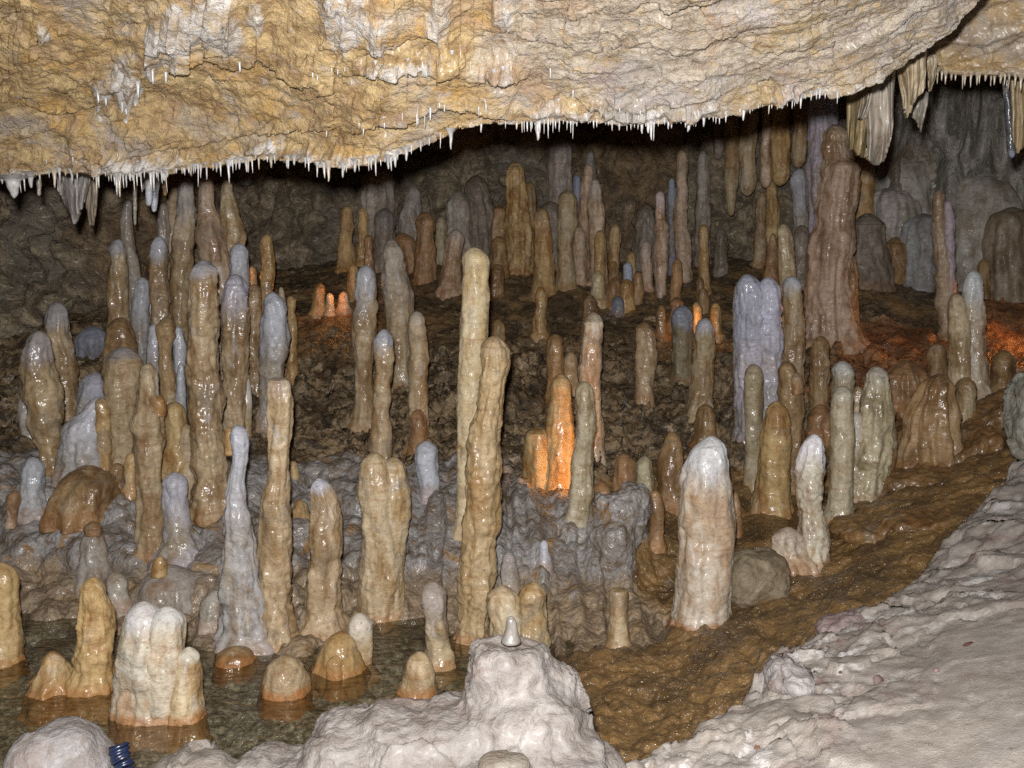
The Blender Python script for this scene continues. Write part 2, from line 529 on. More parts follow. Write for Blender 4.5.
def mat_boulder():
    t = NT('pale crystalline boulder')
    tc = t.n('TexCoord')
    oi = t.n('ObjectInfo')
    v = t.vadd(tc.outputs['Object'], t.vmul(oi.outputs['Random'], (13.0, 7.0, 5.0)))
    n1 = t.noise(v, 5, 6, 0.65, 0.6)
    n2 = t.noise(v, 22, 7, 0.68, 0.4)
    n3 = t.noise(v, 150, 4, 0.75)
    n4 = t.noise(t.vadd(v, (3, 1, 2)), 8, 6, 0.7, 0.6)
    ca = t.attr('col_a', 'OBJECT', 'Color')
    col = t.mix(t.ss(n2, 0.36, 0.64), t.mix(1.0, ca, (0.70, 0.64, 0.60), 'MULTIPLY'), ca)
    col = t.mix(t.ss(n4, 0.52, 0.64, 0, 0.55), col, t.mix(1.0, ca, (0.72, 0.55, 0.48), 'MULTIPLY'))
    col = t.mix(t.ss(n1, 0.54, 0.64, 0, 0.6), col, t.mix(1.0, ca, (1.4, 1.4, 1.4), 'MULTIPLY'))
    col = t.mix(t.ss(n3, 0.36, 0.26, 0, 0.35), col, (0.12, 0.1, 0.085))
    h = t.math('ADD', t.math('ADD', n2, t.math('MULTIPLY', n3, 0.3)), t.math('MULTIPLY', t.noise(v, 60, 4, 0.7), 0.5))
    nrm = t.bump(h, 0.9, 0.010)
    t.bsdf(col, t.ss(n2, 0.3, 0.7, 0.45, 0.75), nrm, coat=0.08, coat_rough=0.3, spec=0.3)
    return t.m


def mat_water():
    t = NT('rippled pool water')
    tc = t.n('TexCoord')
    v = tc.outputs['Object']
    n1 = t.noise(t.vmul(v, (1.0, 1.7, 1)), 9, 2, 0.5, 0.5)
    n2 = t.noise(t.vmul(v, (1.0, 1.8, 1)), 27, 1, 0.5, 0.3)
    h = t.math('ADD', n1, t.math('MULTIPLY', n2, 0.42))
    nrm = t.bump(h, 0.8, 0.014)
    # Schlick reflectance, the same from above and below
    fr = t.n('LayerWeight')
    fr.inputs['Blend'].default_value = 0.5
    tr = t.n('BsdfTransparent')
    tr.inputs['Color'].default_value = (0.60, 0.60, 0.54, 1)
    t.set(fr.inputs['Normal'], nrm)
    gl = t.n('BsdfGlossy')
    gl.inputs['Roughness'].default_value = 0.03
    t.set(gl.inputs['Normal'], nrm)
    mx = t.n('MixShader')
    refl = t.math('ADD', t.math('MULTIPLY', t.math('POWER', fr.outputs['Facing'], 5.0), 0.98), 0.02, clamp=True)
    t.t.links.new(refl, mx.inputs[0])
    t.t.links.new(tr.outputs[0], mx.inputs[1])
    t.t.links.new(gl.outputs[0], mx.inputs[2])
    t.t.links.new(mx.outputs[0], t.out.inputs['Surface'])
    return t.m


def mat_straw():
    t = NT('white straw calcite')
    tc = t.n('TexCoord')
    oi = t.n('ObjectInfo')
    v = t.vadd(tc.outputs['Object'], t.vmul(oi.outputs['Random'], (9.0, 5.0, 3.0)))
    n2 = t.noise(t.vmul(v, (1, 1, 0.4)), 90, 4, 0.6)
    ca = t.attr('col_a', 'OBJECT', 'Color')
    col = t.mix(t.ss(n2, 0.35, 0.65), ca, t.mix(1.0, ca, (0.7, 0.66, 0.62), 'MULTIPLY'))
    t.bsdf(col, 0.35, t.bump(n2, 0.5, 0.004), coat=0.4, coat_rough=0.12, spec=0.4)
    return t.m


def mat_drape():
    t = NT('drapery calcite')
    tc = t.n('TexCoord')
    v = tc.outputs['Object']
    st = t.noise(t.vmul(v, (1, 1, 0.14)), 34, 5, 0.62, 0.4)
    n2 = t.noise(v, 26, 6, 0.66, 0.4)
    ca = t.attr('col_a', 'OBJECT', 'Color')
    cb = t.attr('col_b', 'OBJECT', 'Color')
    col = t.mix(t.ss(st, 0.30, 0.70), ca, cb)
    col = t.mix(t.ss(n2, 0.50, 0.68, 0, 0.75), col, t.mix(1.0, col, (0.55, 0.42, 0.3), 'MULTIPLY'))
    h = t.math('ADD', st, t.math('MULTIPLY', n2, 0.5))
    t.bsdf(col, 0.5, t.bump(h, 0.6, 0.012), coat=0.2, coat_rough=0.2, spec=0.35)
    return t.m


def mat_plain(name, col, rough, coat=0.0):
    t = NT(name)
    tc = t.n('TexCoord')
    n2 = t.noise(tc.outputs['Object'], 80, 4, 0.6)
    c = t.mix(t.ss(n2, 0.4, 0.65), col, [x * 0.55 for x in col])
    t.bsdf(c, rough, t.bump(n2, 0.3, 0.003), coat=coat)
    return t.m


M_CAL = mat_calcite()
M_TER = mat_terrain()
M_CEI = mat_ceiling()
M_WALL = mat_wall()
M_PATH = mat_path()
M_BOU = mat_boulder()
M_WAT = mat_water()
M_STRAW = mat_straw()
M_DRAPE = mat_drape()
M_HOSE = mat_plain('dark blue plastic', (0.008, 0.014, 0.04), 0.35, 0.3)
# ------------------------------------------------------------------ terrain
WATER_Z = -1.30


def ctrl_from(px, py, z=None, Y=None):
    dx, dz = ray(px, py)
    if Y is None:
        Y = z / dz
    return float(dx * Y), float(Y), float(dz * Y)


CT = []   # (X, Y, z, zone)


def ct(px, py, zone, z=None, Y=None):
    x, y, zz = ctrl_from(px, py, z, Y)
    if zone == 'r' and Y is not None and Y > 5.3:
        zone = 'k'      # the rear of the floor is smoother wet clay
    CT.append((x, y, zz, zone))


# water's edge along the flowstone bank
for p in ((-120, 602), (0, 608), (60, 612), (150, 628), (225, 645), (300, 640), (360, 617), (420, 620), (480, 636), (560, 640), (632, 641)):
    ct(p[0], p[1], 'g', z=-1.30)
# pool bed
for p in ((-120, 650), (0, 680), (150, 700), (300, 700), (440, 690), (100, 800), (300, 800), (480, 760), (-120, 800), (200, 1000), (500, 1000)):
    ct(p[0], p[1], 'w', z=-1.37)
ct(545, 690, 'w', z=-1.33)
# brown wet floor to the right
for p in ((600, 668, -1.285), (650, 668, -1.275), (620, 760, -1.285), (700, 640, -1.25), (700, 720, -1.27), (760, 600, -1.20), (690, 560, -1.17),
          (640, 590, -1.24), (810, 560, -1.12), (860, 540, -1.07), (790, 500, -1.07), (905, 500, -0.98), (700, 505, -1.10), (745, 500, -1.085),
          (900, 455, -0.90), (950, 480, -0.90), (960, 440, -0.84), (850, 480, -1.0), (1024, 400, -0.74), (860, 640, -1.12), (1000, 470, -0.84), (1100, 430, -0.72), (700, 900, -1.28), (900, 700, -1.1)):
    ct(p[0], p[1], 'w', z=p[2])
# bank face and crest
for p in ((20, 560, 3.62), (100, 555, 3.60), (190, 560, 3.58), (260, 560, 3.5), (330, 560, 3.62), (430, 565, 3.52), (500, 575, 3.40), (560, 575, 3.42), (620, 575, 3.42)):
    ct(p[0], p[1], 'g', Y=p[2])
for p in ((-80, 480, 3.9), (20, 498, 3.85), (100, 485, 3.88), (215, 500, 3.80), (290, 500, 3.8), (340, 487, 3.92), (430, 480, 3.85), (500, 498, 3.70), (560, 503, 3.68), (612, 500, 3.62)):
    ct(p[0], p[1], 'g', Y=p[2])
ct(640, 525, 'w', Y=3.95)
# behind the crest
for p in ((60, 462, 4.12, 'g'), (200, 455, 4.25, 'g'), (300, 440, 4.3, 'r'), (400, 455, 4.15, 'r'), (560, 492, 3.9, 'r'), (600, 455, 4.3, 'r'), (660, 495, 4.15, 'w'),
          (640, 440, 4.55, 'r'), (740, 455, 4.5, 'r'), (700, 420, 4.75, 'r'), (500, 420, 4.5, 'r'), (420, 420, 4.5, 'r'), (310, 410, 4.65, 'r'), (20, 430, 4.4, 'r'),
          (100, 420, 4.5, 'r'), (220, 410, 4.6, 'r'), (450, 380, 4.95, 'r'), (560, 385, 4.95, 'r'), (640, 385, 4.95, 'r'), (720, 385, 5.0, 'r'), (800, 420, 4.5, 'r'),
          (860, 410, 4.6, 'd'), (900, 400, 4.7, 'd'), (20, 370, 4.95, 'r'), (-100, 400, 4.6, 'r'), (120, 380, 4.9, 'r'), (1024, 370, 5.0, 'd'), (960, 385, 4.85, 'd'), (1130, 380, 4.8, 'd')):
    ct(p[0], p[1], p[3], Y=p[2])
for p in ((200, 340, 5.3, 'r'), (300, 335, 5.35, 'r'), (360, 330, 5.4, 'r'), (450, 330, 5.45, 'r'), (540, 330, 5.45, 'r'), (600, 335, 5.4, 'r'), (700, 335, 5.4, 'r'), (790, 345, 5.3, 'r'),
          (860, 350, 5.3, 'd'), (920, 345, 5.35, 'd'), (990, 335, 5.45, 'd'), (1050, 335, 5.4, 'd'), (330, 308, 5.65, 'r'), (450, 295, 5.85, 'r'), (560, 292, 5.85, 'r'), (640, 303, 5.75, 'r'), (720, 300, 5.75, 'r'),
          (830, 305, 5.7, 'r'), (920, 312, 5.65, 'r'), (1000, 308, 5.7, 'd'), (180, 330, 5.35, 'r'), (240, 305, 5.65, 'r'), (60, 345, 5.2, 'r'), (-60, 350, 5.1, 'r'),
          (300, 285, 6.1, 'r'), (380, 270, 6.2, 'r'), (450, 262, 6.3, 'r'), (560, 275, 6.2, 'r'), (660, 280, 6.2, 'r'), (740, 270, 6.25, 'r'), (860, 268, 6.3, 'r'), (1000, 285, 6.2, 'r'), (1150, 285, 6.2, 'r'),
          (300, 260, 7.2, 'r'), (600, 260, 7.2, 'r'), (900, 260, 7.2, 'r'), (60, 300, 6.8, 'r')):
    ct(p[0], p[1], p[3], Y=p[2])

CTa = np.array([c[:3] for c in CT])
_zone = {'k': (0, 0, 0.45), 'g': (1, 0, 0), 'r': (0, 0, 0), 'w': (0, 0, 1), 'd': (0, 1, 0.15)}
CTz = np.array([_zone[c[3]] for c in CT], float)


def _phi(r):
    return np.sqrt(r * r + 0.06 ** 2)


_A = _phi(np.linalg.norm(CTa[:, None, :2] - CTa[None, :, :2], axis=2))
_n = len(CTa)
_M = np.zeros((_n + 3, _n + 3))
_M[:_n, :_n] = _A + np.eye(_n) * -0.02
_M[:_n, _n] = 1
_M[:_n, _n + 1:] = CTa[:, :2]
_M[_n:, :_n] = _M[:_n, _n:].T
_W = np.linalg.solve(_M, np.concatenate([CTa[:, 2], np.zeros(3)]))


def terrain_base(X, Y):
    out = np.empty(len(X))
    for s in range(0, len(X), 40000):
        x, y = X[s:s + 40000], Y[s:s + 40000]
        r = np.hypot(x[:, None] - CTa[None, :, 0], y[:, None] - CTa[None, :, 1])
        out[s:s + 40000] = _phi(r) @ _W[:_n] + _W[_n] + x * _W[_n + 1] + y * _W[_n + 2]
    return out


def terrain_zone(X, Y):
    out = np.empty((len(X), 3))
    for s in range(0, len(X), 40000):
        x, y = X[s:s + 40000], Y[s:s + 40000]
        r2 = (x[:, None] - CTa[None, :, 0]) ** 2 + (y[:, None] - CTa[None, :, 1]) ** 2
        w = 1 / (r2 + 0.004) ** 2
        out[s:s + 40000] = (w @ CTz) / w.sum(1, keepdims=True)
    return out


def build_terrain():
    # fan grid: rows at growing distance, denser over the steep bank
    ys = [1.15]
    while ys[-1] < 7.6:
        y = ys[-1]
        ys.append(y + (0.0065 if 3.05 < y < 4.0 else 0.0095 if y < 5.0 else 0.014 if y > 2.2 else 0.02))
    ys = np.array(ys)
    a = np.tan(np.linspace(math.radians(-47), math.radians(47), 760))
    nr, nc = len(ys), len(a)
    Y = np.repeat(ys, nc)
    X = (ys[:, None] * a[None, :]).ravel()
    # coarse evaluation then bilinear: the base surface is smooth
    z = terrain_base(X, Y)
    zn = terrain_zone(X, Y)
    P = np.stack([X, Y, z], 1)
    N = normals_grid(P, nr, nc)
    N *= np.sign(N[:, 2:3])
    g, rd, wt = zn[:, 0], zn[:, 1], zn[:, 2]
    rb = np.clip(1 - g - wt, 0, 1)
    q = P.copy()
    q[:, 2] *= 1.3
    warp = np.stack([perlin(q * 5), perlin(q * 5 + 31), perlin(q * 5 + 77)], 1) * 0.06
    # grey flowstone: rounded cauliflower lumps at two sizes
    f1, f2 = worley((q + warp) * 7.5)
    lump = np.sqrt(np.clip(1 - f1 ** 2 * 1.1, 0, 1))
    f1b, _ = worley((q + warp) * 19 + 5)
    lump2 = np.sqrt(np.clip(1 - f1b ** 2 * 1.1, 0, 1))
    big = fbm(q * 2.2, 3)
    mid = fbm(q * 7, 4, 0.55)
    fine = fbm(q * 26, 3, 0.6)
    f1c, _ = worley((q + warp * 0.7) * 11 + 60)
    lump3 = np.sqrt(np.clip(1 - f1c ** 2 * 1.1, 0, 1))
    cen = sstep(X / Y, -0.20, -0.10)          # the middle of the bank is draped and fluted rather than lumpy
    flu = perlin(np.stack([X * 17 + warp[:, 0] * 6, Y * 2, z * 2.2], 1)) + 0.6 * perlin(np.stack([X * 41 + warp[:, 0] * 9, Y * 3, z * 4], 1))
    d_g = (0.11 * (lump - 0.74) + 0.060 * (lump3 - 0.74)) * (1 - 0.72 * cen) + 0.034 * (lump2 - 0.74) + 0.05 * big + 0.014 * mid + 0.008 * fine + cen * 0.050 * flu
    # rubble: angular broken blocks
    qw = q + warp * 1.2 + np.stack([perlin(q * 14), perlin(q * 14 + 31), perlin(q * 14 + 77)], 1) * 0.035
    fr1, fr2 = worley(qw * 6.5 + 40)
    blk = np.clip((fr2 - fr1) * 2.2, 0, 1)
    fr3, fr4 = worley(qw * 15 + 90)
    blk2 = np.clip((fr4 - fr3) * 2.0, 0, 1)
    rid = ridged(q * 4.0 + 3, 4)
    d_r = 0.075 * facet(qw * 5.5 + 3) + 0.045 * facet(qw * 13 + 8) + 0.015 * (blk2 - 0.5) + 0.060 * mid + 0.06 * big + 0.024 * fine + 0.04 * rid
    d_r = d_r * (1 - 0.45 * sstep(Y, 5.1, 5.6))
    # wet floor: low terraces with a bubbly skin
    tz = fbm(q * 2.6 + 50, 3)
    ter = (np.floor(tz * 5) + sstep((tz * 5) % 1, 0.0, 0.35)) / 5
    f1w, f2w = worley((q + warp * 0.5) * 30 + 13)
    bub = np.sqrt(np.clip(1 - f1w ** 2 * 1.1, 0, 1))
    d_w = 0.055 * ter + 0.022 * mid + 0.010 * fine + 0.022 * (lump2 - 0.5) + 0.026 * (bub - 0.5)
    # farther right the wet floor has bolder swells
    bold = sstep(X / Y, 0.16, 0.30) * sstep(Y, 2.6, 3.1)
    d_w = d_w * (1 - 0.55 * bold) + bold * 0.05 * ter
    d_w += bold * (0.05 * big + 0.045 * (lump - 0.5))
    d = g * d_g + rb * d_r + wt * d_w
    d = d + 0.01 * fbm(q * 60, 2) * (0.3 + rb * 1.2)
    P = P + N * d[:, None]
    # wet floor right of the pool stays just above the water
    flat = wt * sstep(X, -0.2, 0.15)
    P[:, 2] = np.where((flat > 0.5) & (P[:, 2] < WATER_Z + 0.006) & (X > 0.2), WATER_Z + 0.006 + 0.15 * (P[:, 2] - WATER_Z), P[:, 2])
    me = mesh_np('cave_floor', P, grid_quads(nr, nc))
    add_attr(me, 'zone', zn)
    o = link('cave_floor', me, M_TER)
    struct(o)
    return o, P, grid_quads(nr, nc)


floor_o, FP, FQ = build_terrain()
BVH_FLOOR = BVHTree.FromPolygons([tuple(v) for v in FP.tolist()], FQ.tolist())


def hit_floor(px, py):
    dx, dz = ray(px, py)
    h = BVH_FLOOR.ray_cast(Vector((0, 0, 0)), Vector((float(dx), 1.0, float(dz))))
    return h[0]


def floor_z(x, y):
    h = BVH_FLOOR.ray_cast(Vector((x, y, 3)), Vector((0, 0, -1)))
    return h[0].z if h[0] is not None else -1.3


# ------------------------------------------------------------------ pool water
def build_water():
    nx, ny = 40, 40
    xs = np.linspace(-4.2, 0.75, nx)
    ys = np.linspace(1.2, 4.1, ny)
    X, Y = np.meshgrid(xs, ys)
    P = np.stack([X.ravel(), Y.ravel(), np.full(nx * ny, WATER_Z)], 1)
    me = mesh_np('pool_water', P, grid_quads(ny, nx))
    if me.polygons[0].normal.z < 0:
        me = mesh_np('pool_water', P, grid_quads(ny, nx)[:, ::-1])
    struct(link('pool_water', me, M_WAT))


build_water()


# ------------------------------------------------------------------ walls
def build_wall():
    # plan line of the wall, left to right, in metres
    plan = np.array([(-4.6, 1.2), (-3.9, 2.6), (-3.05, 4.2), (-2.85, 5.1), (-2.35, 5.75), (-1.75, 6.35), (-1.2, 6.75), (-0.4, 6.8), (0.5, 6.75), (1.1, 6.6), (1.75, 6.6), (2.3, 6.55), (3.0, 6.35), (3.7, 5.8), (4.4, 4.6), (4.7, 3.0)])
    seg = np.r_[0, np.cumsum(np.linalg.norm(np.diff(plan, axis=0), axis=1))]
    nc, nr = 1000, 300
    s = np.linspace(0, seg[-1], nc)
    px_ = np.interp(s, seg, plan[:, 0])
    py_ = np.interp(s, seg, plan[:, 1])
    k = np.hanning(61)
    k /= k.sum()
    px_ = np.convolve(np.pad(px_, 30, mode='edge'), k, 'valid')
    py_ = np.convolve(np.pad(py_, 30, mode='edge'), k, 'valid')
    zz = np.linspace(-1.5, 1.9, nr)
    tx, ty = np.gradient(px_), np.gradient(py_)
    L = np.hypot(tx, ty)
    nx, ny = ty / L, -tx / L          # towards the cave
    X = np.tile(px_, nr)
    Y = np.tile(py_, nr)
    Z = np.repeat(zz, nc)
    NX, NY = np.tile(nx, nr), np.tile(ny, nr)
    S = np.tile(s, nr)
    ang = X / Y
    left = 1 - sstep(ang, -0.38, -0.22)
    right = sstep(ang, 0.24, 0.34)
    lean = left * np.clip(Z + 0.4, 0, 2) * 0.38 + (1 - left) * np.clip(Z, 0, 2) * 0.12
    q = np.stack([X, Y, Z], 1)
    big = fbm(q * 1.1 + 5, 3)
    mid = fbm(q * 3.6, 4, 0.55)
    fine = fbm(q * 14, 4, 0.6)
    # tilted strata on the left wall
    ss_ = (Z * 0.8 + (X + Y) * 0.25 + 0.25 * fbm(q * 1.5 + 9, 3)) * 5.0
    strat = (np.abs((ss_ % 1) - 0.5) * 2) ** 1.5
    f1, f2 = worley(q * 3.2 + 20)
    blk = np.clip((f2 - f1) * 1.6, 0, 1)
    d = lean + 0.20 * big + 0.10 * mid + 0.05 * fine + 0.05 * (ridged(q * np.array([3.0, 3.0, 4.0]) + 3, 4) - 0.4) + 0.14 * facet((q + 0.08 * np.stack([mid, fine, big], 1)) * 3.2) + 0.05 * facet(q * 9 + 4) + left * 0.07 * strat + (1 - right) * 0.10 * (blk - 0.4)
    # right: flowstone, vertical flutes and hanging bulges
    fl = perlin(np.stack([S * 9, Z * 0.7, S * 0 + 2], 1)) * 0.5 + perlin(np.stack([S * 21, Z * 1.1, S * 0 + 8], 1)) * 0.3
    w1, w2 = worley(np.stack([S * 1.9, Z * 2.3, S * 0 + 0.5], 1))
    dome = np.sqrt(np.clip(1 - w1 ** 2 * 1.2, 0, 1))
    d_f = lean + 0.30 * dome + 0.12 * big + 0.22 * fl + 0.035 * fine + 0.02 * facet(q * 8 + 4)
    d = d * (1 - right) + d_f * right
    P = np.stack([X + NX * d, Y + NY * d, Z], 1)
    me = mesh_np('cave_wall', P, grid_quads(nr, nc))
    brown = np.clip(left * 0.75 * sstep(ang, -0.52, -0.36) + 0.65 * sstep(ang, 0.02, 0.06) * (1 - sstep(ang, 0.15, 0.2)), 0, 1)
    add_attr(me, 'zone', np.stack([right, brown, brown * 0], 1))
    struct(link('cave_wall', me, M_WALL))
    return BVHTree.FromPolygons([tuple(v) for v in P.tolist()], grid_quads(nr, nc).tolist())


BVH_WALL = build_wall()


# ------------------------------------------------------------------ ceiling
LIP = np.array([(-500, 200, 3.0), (-120, 186, 3.0), (0, 181, 2.95), (30, 176, 2.92), (60, 174, 2.9), (120, 174, 2.85), (180, 171, 2.8), (235, 166, 2.75), (275, 158, 2.7), (330, 157, 2.62), (392, 157, 2.55),
                (420, 148, 2.52), (455, 133, 2.48), (500, 126, 2.46), (560, 123, 2.44), (620, 124, 2.42), (700, 122, 2.40), (726, 114, 2.40), (760, 103, 2.40), (800, 100, 2.40),
                (845, 91, 2.40), (880, 79, 2.40), (915, 62, 2.40), (940, 45, 2.38), (958, 22, 2.36), (985, -5, 2.33), (1040, -70, 2.28), (1200, -220, 2.2), (1500, -400, 2.1)], float)
LEDGES = [  # overhanging steps on the ceiling's face: pixel polyline, depth of the step in metres
    ([(165, 66), (185, 58), (205, 52), (222, 58), (240, 62), (262, 52), (285, 66), (305, 74), (345, 84)], 0.035),
    ([(345, 70), (372, 60), (400, 63), (440, 62), (470, 56)], 0.022),
    ([(350, 128), (375, 116), (412, 112), (440, 100), (470, 105), (500, 112), (520, 124)], 0.032),
    ([(425, 56), (470, 72), (505, 70), (540, 78)], 0.02),
    ([(600, 98), (640, 104), (690, 98), (720, 92)], 0.018),
    ([(60, 153), (110, 160), (160, 150), (200, 145), (250, 132), (300, 128), (345, 122)], 0.03),
    ([(95, 108), (112, 122), (124, 118), (134, 84), (142, 76), (155, 74)], 0.02),
    ([(20, 100), (60, 118), (90, 112)], 0.014),
    ([(540, 40), (600, 52), (650, 44), (700, 60)], 0.012),
    ([(700, 30), (760, 48), (820, 40)], 0.012),
]
WHITE = [  # white calcite runs: pixel centre, half width, half height
    (124, 82, 16, 26), (100, 92, 8, 18), (165, 40, 26, 30), (185, 20, 24, 22), (215, 15, 22, 26), (230, 28, 12, 22), (150, 62, 8, 18), (255, 20, 10, 16),
    (350, 22, 26, 26), (385, 30, 14, 22), (335, 6, 14, 10), (440, 20, 12, 30), (505, 20, 12, 16), (45, 22, 8, 14), (400, 60, 40, 6), (500, 70, 22, 6),
    (330, 160, 40, 10), (265, 150, 24, 8), (690, 112, 22, 8), (545, 112, 18, 8), (620, 112, 60, 6), (740, 118, 12, 6), (120, 165, 70, 6), (10, 178, 16, 10), (780, 95, 18, 5)]


def lip_at(px):
    py = np.interp(px, LIP[:, 0], LIP[:, 1])
    py = py + 2.2 * perlin(np.stack([px * 0.045, px * 0 + 0.3, px * 0], 1)) + 1.4 * perlin(np.stack([px * 0.15, px * 0 + 4.3, px * 0], 1))
    return py, np.interp(px, LIP[:, 0], LIP[:, 2])


def build_ceiling(name, px, lip, drop_at_top, nface, attr_pale, ledges, whites, back_to=7.6):
    lpy, lY = lip
    nc = len(px)
    nf = nface
    v = np.linspace(0, 1, nf) ** 0.8
    top = -420.0
    PY = top + (lpy[None, :] - top) * v[:, None]
    PX = np.repeat(px[None, :], nf, 0)
    h = (lpy[None, :] - PY) / 170.0
    Yd = lY[None, :] - drop_at_top * np.clip(h, 0, None) ** 1.15 * 0.62 + 0.05 * np.exp(-h / 0.03) * 0
    # roll under at the very lip
    x, y, z = at(PX, PY, Yd)
    P = np.stack([x, y, z], -1)
    # the underside runs back from the lip and rises a little
    nb = 46
    t = np.linspace(0, 1, nb + 1)[1:] ** 2.0
    lipP = P[-1]
    back = []
    for tt in t:
        yy = lipP[:, 1] + (back_to - lipP[:, 1]) * tt
        dist = yy - lipP[:, 1]
        zz = lipP[:, 2] + 0.16 * (1 - np.exp(-dist / 0.10)) + np.clip(1.05 - lipP[:, 2], 0.15, 2) * 0.75 * sstep(dist, 0.0, 2.2)
        xx = lipP[:, 0] * (yy / lipP[:, 1])
        back.append(np.stack([xx, yy, zz], -1))
    P = np.concatenate([P, np.stack(back)], 0)
    nr = P.shape[0]
    Q = P.reshape(-1, 3)
    N = normals_grid(Q, nr, nc)
    flip = np.sign(-(N * Q).sum(1))[:, None]
    face_rows = np.repeat(np.arange(nr) < nf, nc)
    N = np.where(face_rows[:, None], N * flip, np.array([0, 0, -1.0]))
    Ng = N.reshape(nr, nc, 3)
    Ng[nf - 5:nf] = Ng[nf - 6]          # the curl of the lip keeps the face's own direction
    N = Ng.reshape(-1, 3)
    w = Q * np.array([1, 1, 1.9])
    warp = np.stack([perlin(w * 4), perlin(w * 4 + 31), perlin(w * 4 + 77)], 1) * 0.08
    big = fbm(w * 1.6 + 3, 3)
    # bedding that dips to the right: noise stretched along it
    along = Q[:, 0] * 0.95 + Q[:, 2] * 0.3
    across = Q[:, 2] * 0.95 - Q[:, 0] * 0.3
    st = np.stack([along * 0.55, Q[:, 1], across * 1.7], 1)
    sw = np.stack([perlin(st * 3.3), perlin(st * 3.3 + 31), perlin(st * 3.3 + 77)], 1) * 0.10
    mid = fbm((st + sw) * 6.0, 4, 0.55)
    scale_ = ridged((st + sw) * 9 + 4, 4)
    fin = fbm((st + sw * 0.5) * 34, 4, 0.62)
    sc_ = (across + 0.16 * fbm(st * 3 + 8, 3) + 0.03 * mid) * 9
    saw = (sc_ % 1)
    brk = sstep(fbm(st * 3.1 + 60, 2), -0.1, 0.3)
    lf = np.ones(len(Q))
    lf[:nf * nc] = 0.25 + 0.75 * sstep((lpy[None, :] - PY).ravel(), 1, 14)
    d = lf * 0.020 * facet((st + sw * 0.6) * 6.0 + 2) + 0.016 * facet((st + sw * 0.4) * 17 + 9) + 0.080 * big + 0.026 * mid - 0.006 * (scale_ - 0.4) + 0.012 * fin + 0.005 * fbm(w * 70, 2) - 0.005 * (saw - 0.5) * brk
    upx, upy = PX.ravel(), PY.ravel()
    dd = d.copy()
    F = np.zeros(len(Q), bool)
    F[:nf * nc] = True
    for pl, amp in ledges:
        pl = np.array(pl, float)
        ly = np.interp(upx, pl[:, 0], pl[:, 1]) + 2.2 * perlin(np.stack([upx * 0.12, upx * 0 + pl[0, 0], upx * 0], 1)) + 1.2 * perlin(np.stack([upx * 0.4, upx * 0 + pl[0, 0], upx * 0], 1))
        inr = sstep(upx, pl[0, 0], pl[0, 0] + 18) * (1 - sstep(upx, pl[-1, 0] - 18, pl[-1, 0]))
        s = upy - ly
        b = np.where(s < 0, np.exp(s / 22.0), np.exp(-s / 1.2)) * amp * inr
        dd[:nf * nc] += b
    fade = np.ones(len(Q))
    dd *= fade
    wm = np.zeros(nf * nc)
    wq = np.stack([upx * 0.03, upy * 0.018, upx * 0], 1)
    wxp = 16 * fbm(wq + 3, 4, 0.6)
    wyp = 22 * fbm(wq * np.array([2.2, 0.8, 1]) + 13, 4, 0.6)
    for (cx, cy, hw, hh) in whites:
        e = ((upx + wxp - cx) / hw) ** 2 + ((upy + wyp - cy) / hh) ** 2
        wm = np.maximum(wm, 1 - sstep(e, 0.3, 1.6))
        dd[:nf * nc] += (0.030 + 0.022 * perlin(np.stack([upx * 0.11, upy * 0.012, upx * 0 + cx], 1))) * np.exp(-e * 1.2)
    lipd = (lpy[None, :] - PY).ravel()
    wm = np.maximum(wm, 0.72 * (1 - sstep(lipd, 2, 13)))
    Q2 = Q + N * dd[:, None]
    me = mesh_np(name, Q2, grid_quads(nr, nc))
    zone = np.zeros((len(Q), 3))
    och = attr_pale(upx, upy)
    zone[:nf * nc, 0] = och
    zone[nf * nc:, 0] = np.tile(och[-nc:], nb)
    zone[:nf * nc, 1] = wm
    add_attr(me, 'zone', zone)
    o = link(name, me, M_CEI)
    struct(o)
    lip_row = Q2[(nf - 1) * nc:nf * nc]
    bvh = BVHTree.FromPolygons([tuple(q) for q in Q2.tolist()], grid_quads(nr, nc).tolist())
    return o, lip_row, bvh


_px = np.r_[np.arange(-420, -12, 3.0), np.arange(-12, 1036, 1.25), np.arange(1038, 1330, 3.0)]
ceil_o, LIPROW, BVH_CEIL = build_ceiling('cave_ceiling', _px, lip_at(_px), 0.75, 330,
                                         lambda x, y: np.clip(0.95 - sstep(x, 330, 640) * 0.75 - sstep(x, 700, 900) * 0.05 + 0.25 * sstep(y, 60, 130) * sstep(x, 380, 500), 0, 1), LEDGES, WHITE)
LIP_PX = _px
# the second, farther ceiling block at the right
_px2 = np.arange(845, 1430, 2.0)
_l2 = np.interp(_px2, [845, 900, 925, 960, 1024, 1100, 1430], [66, 70, 74, 78, 80, 84, 100]) + 2.0 * perlin(np.stack([_px2 * 0.06, _px2 * 0 + 7.3, _px2 * 0], 1))
_y2 = np.interp(_px2, [845, 1024, 1430], [3.15, 3.0, 2.6])
ceil2_o, LIPROW2, BVH_CEIL2 = build_ceiling('ceiling_ledge', _px2, (_l2, _y2), 0.35, 200, lambda x, y: np.full(len(x), 0.55), [([(930, 40), (980, 46), (1030, 30), (1100, 40)], 0.02)], [])


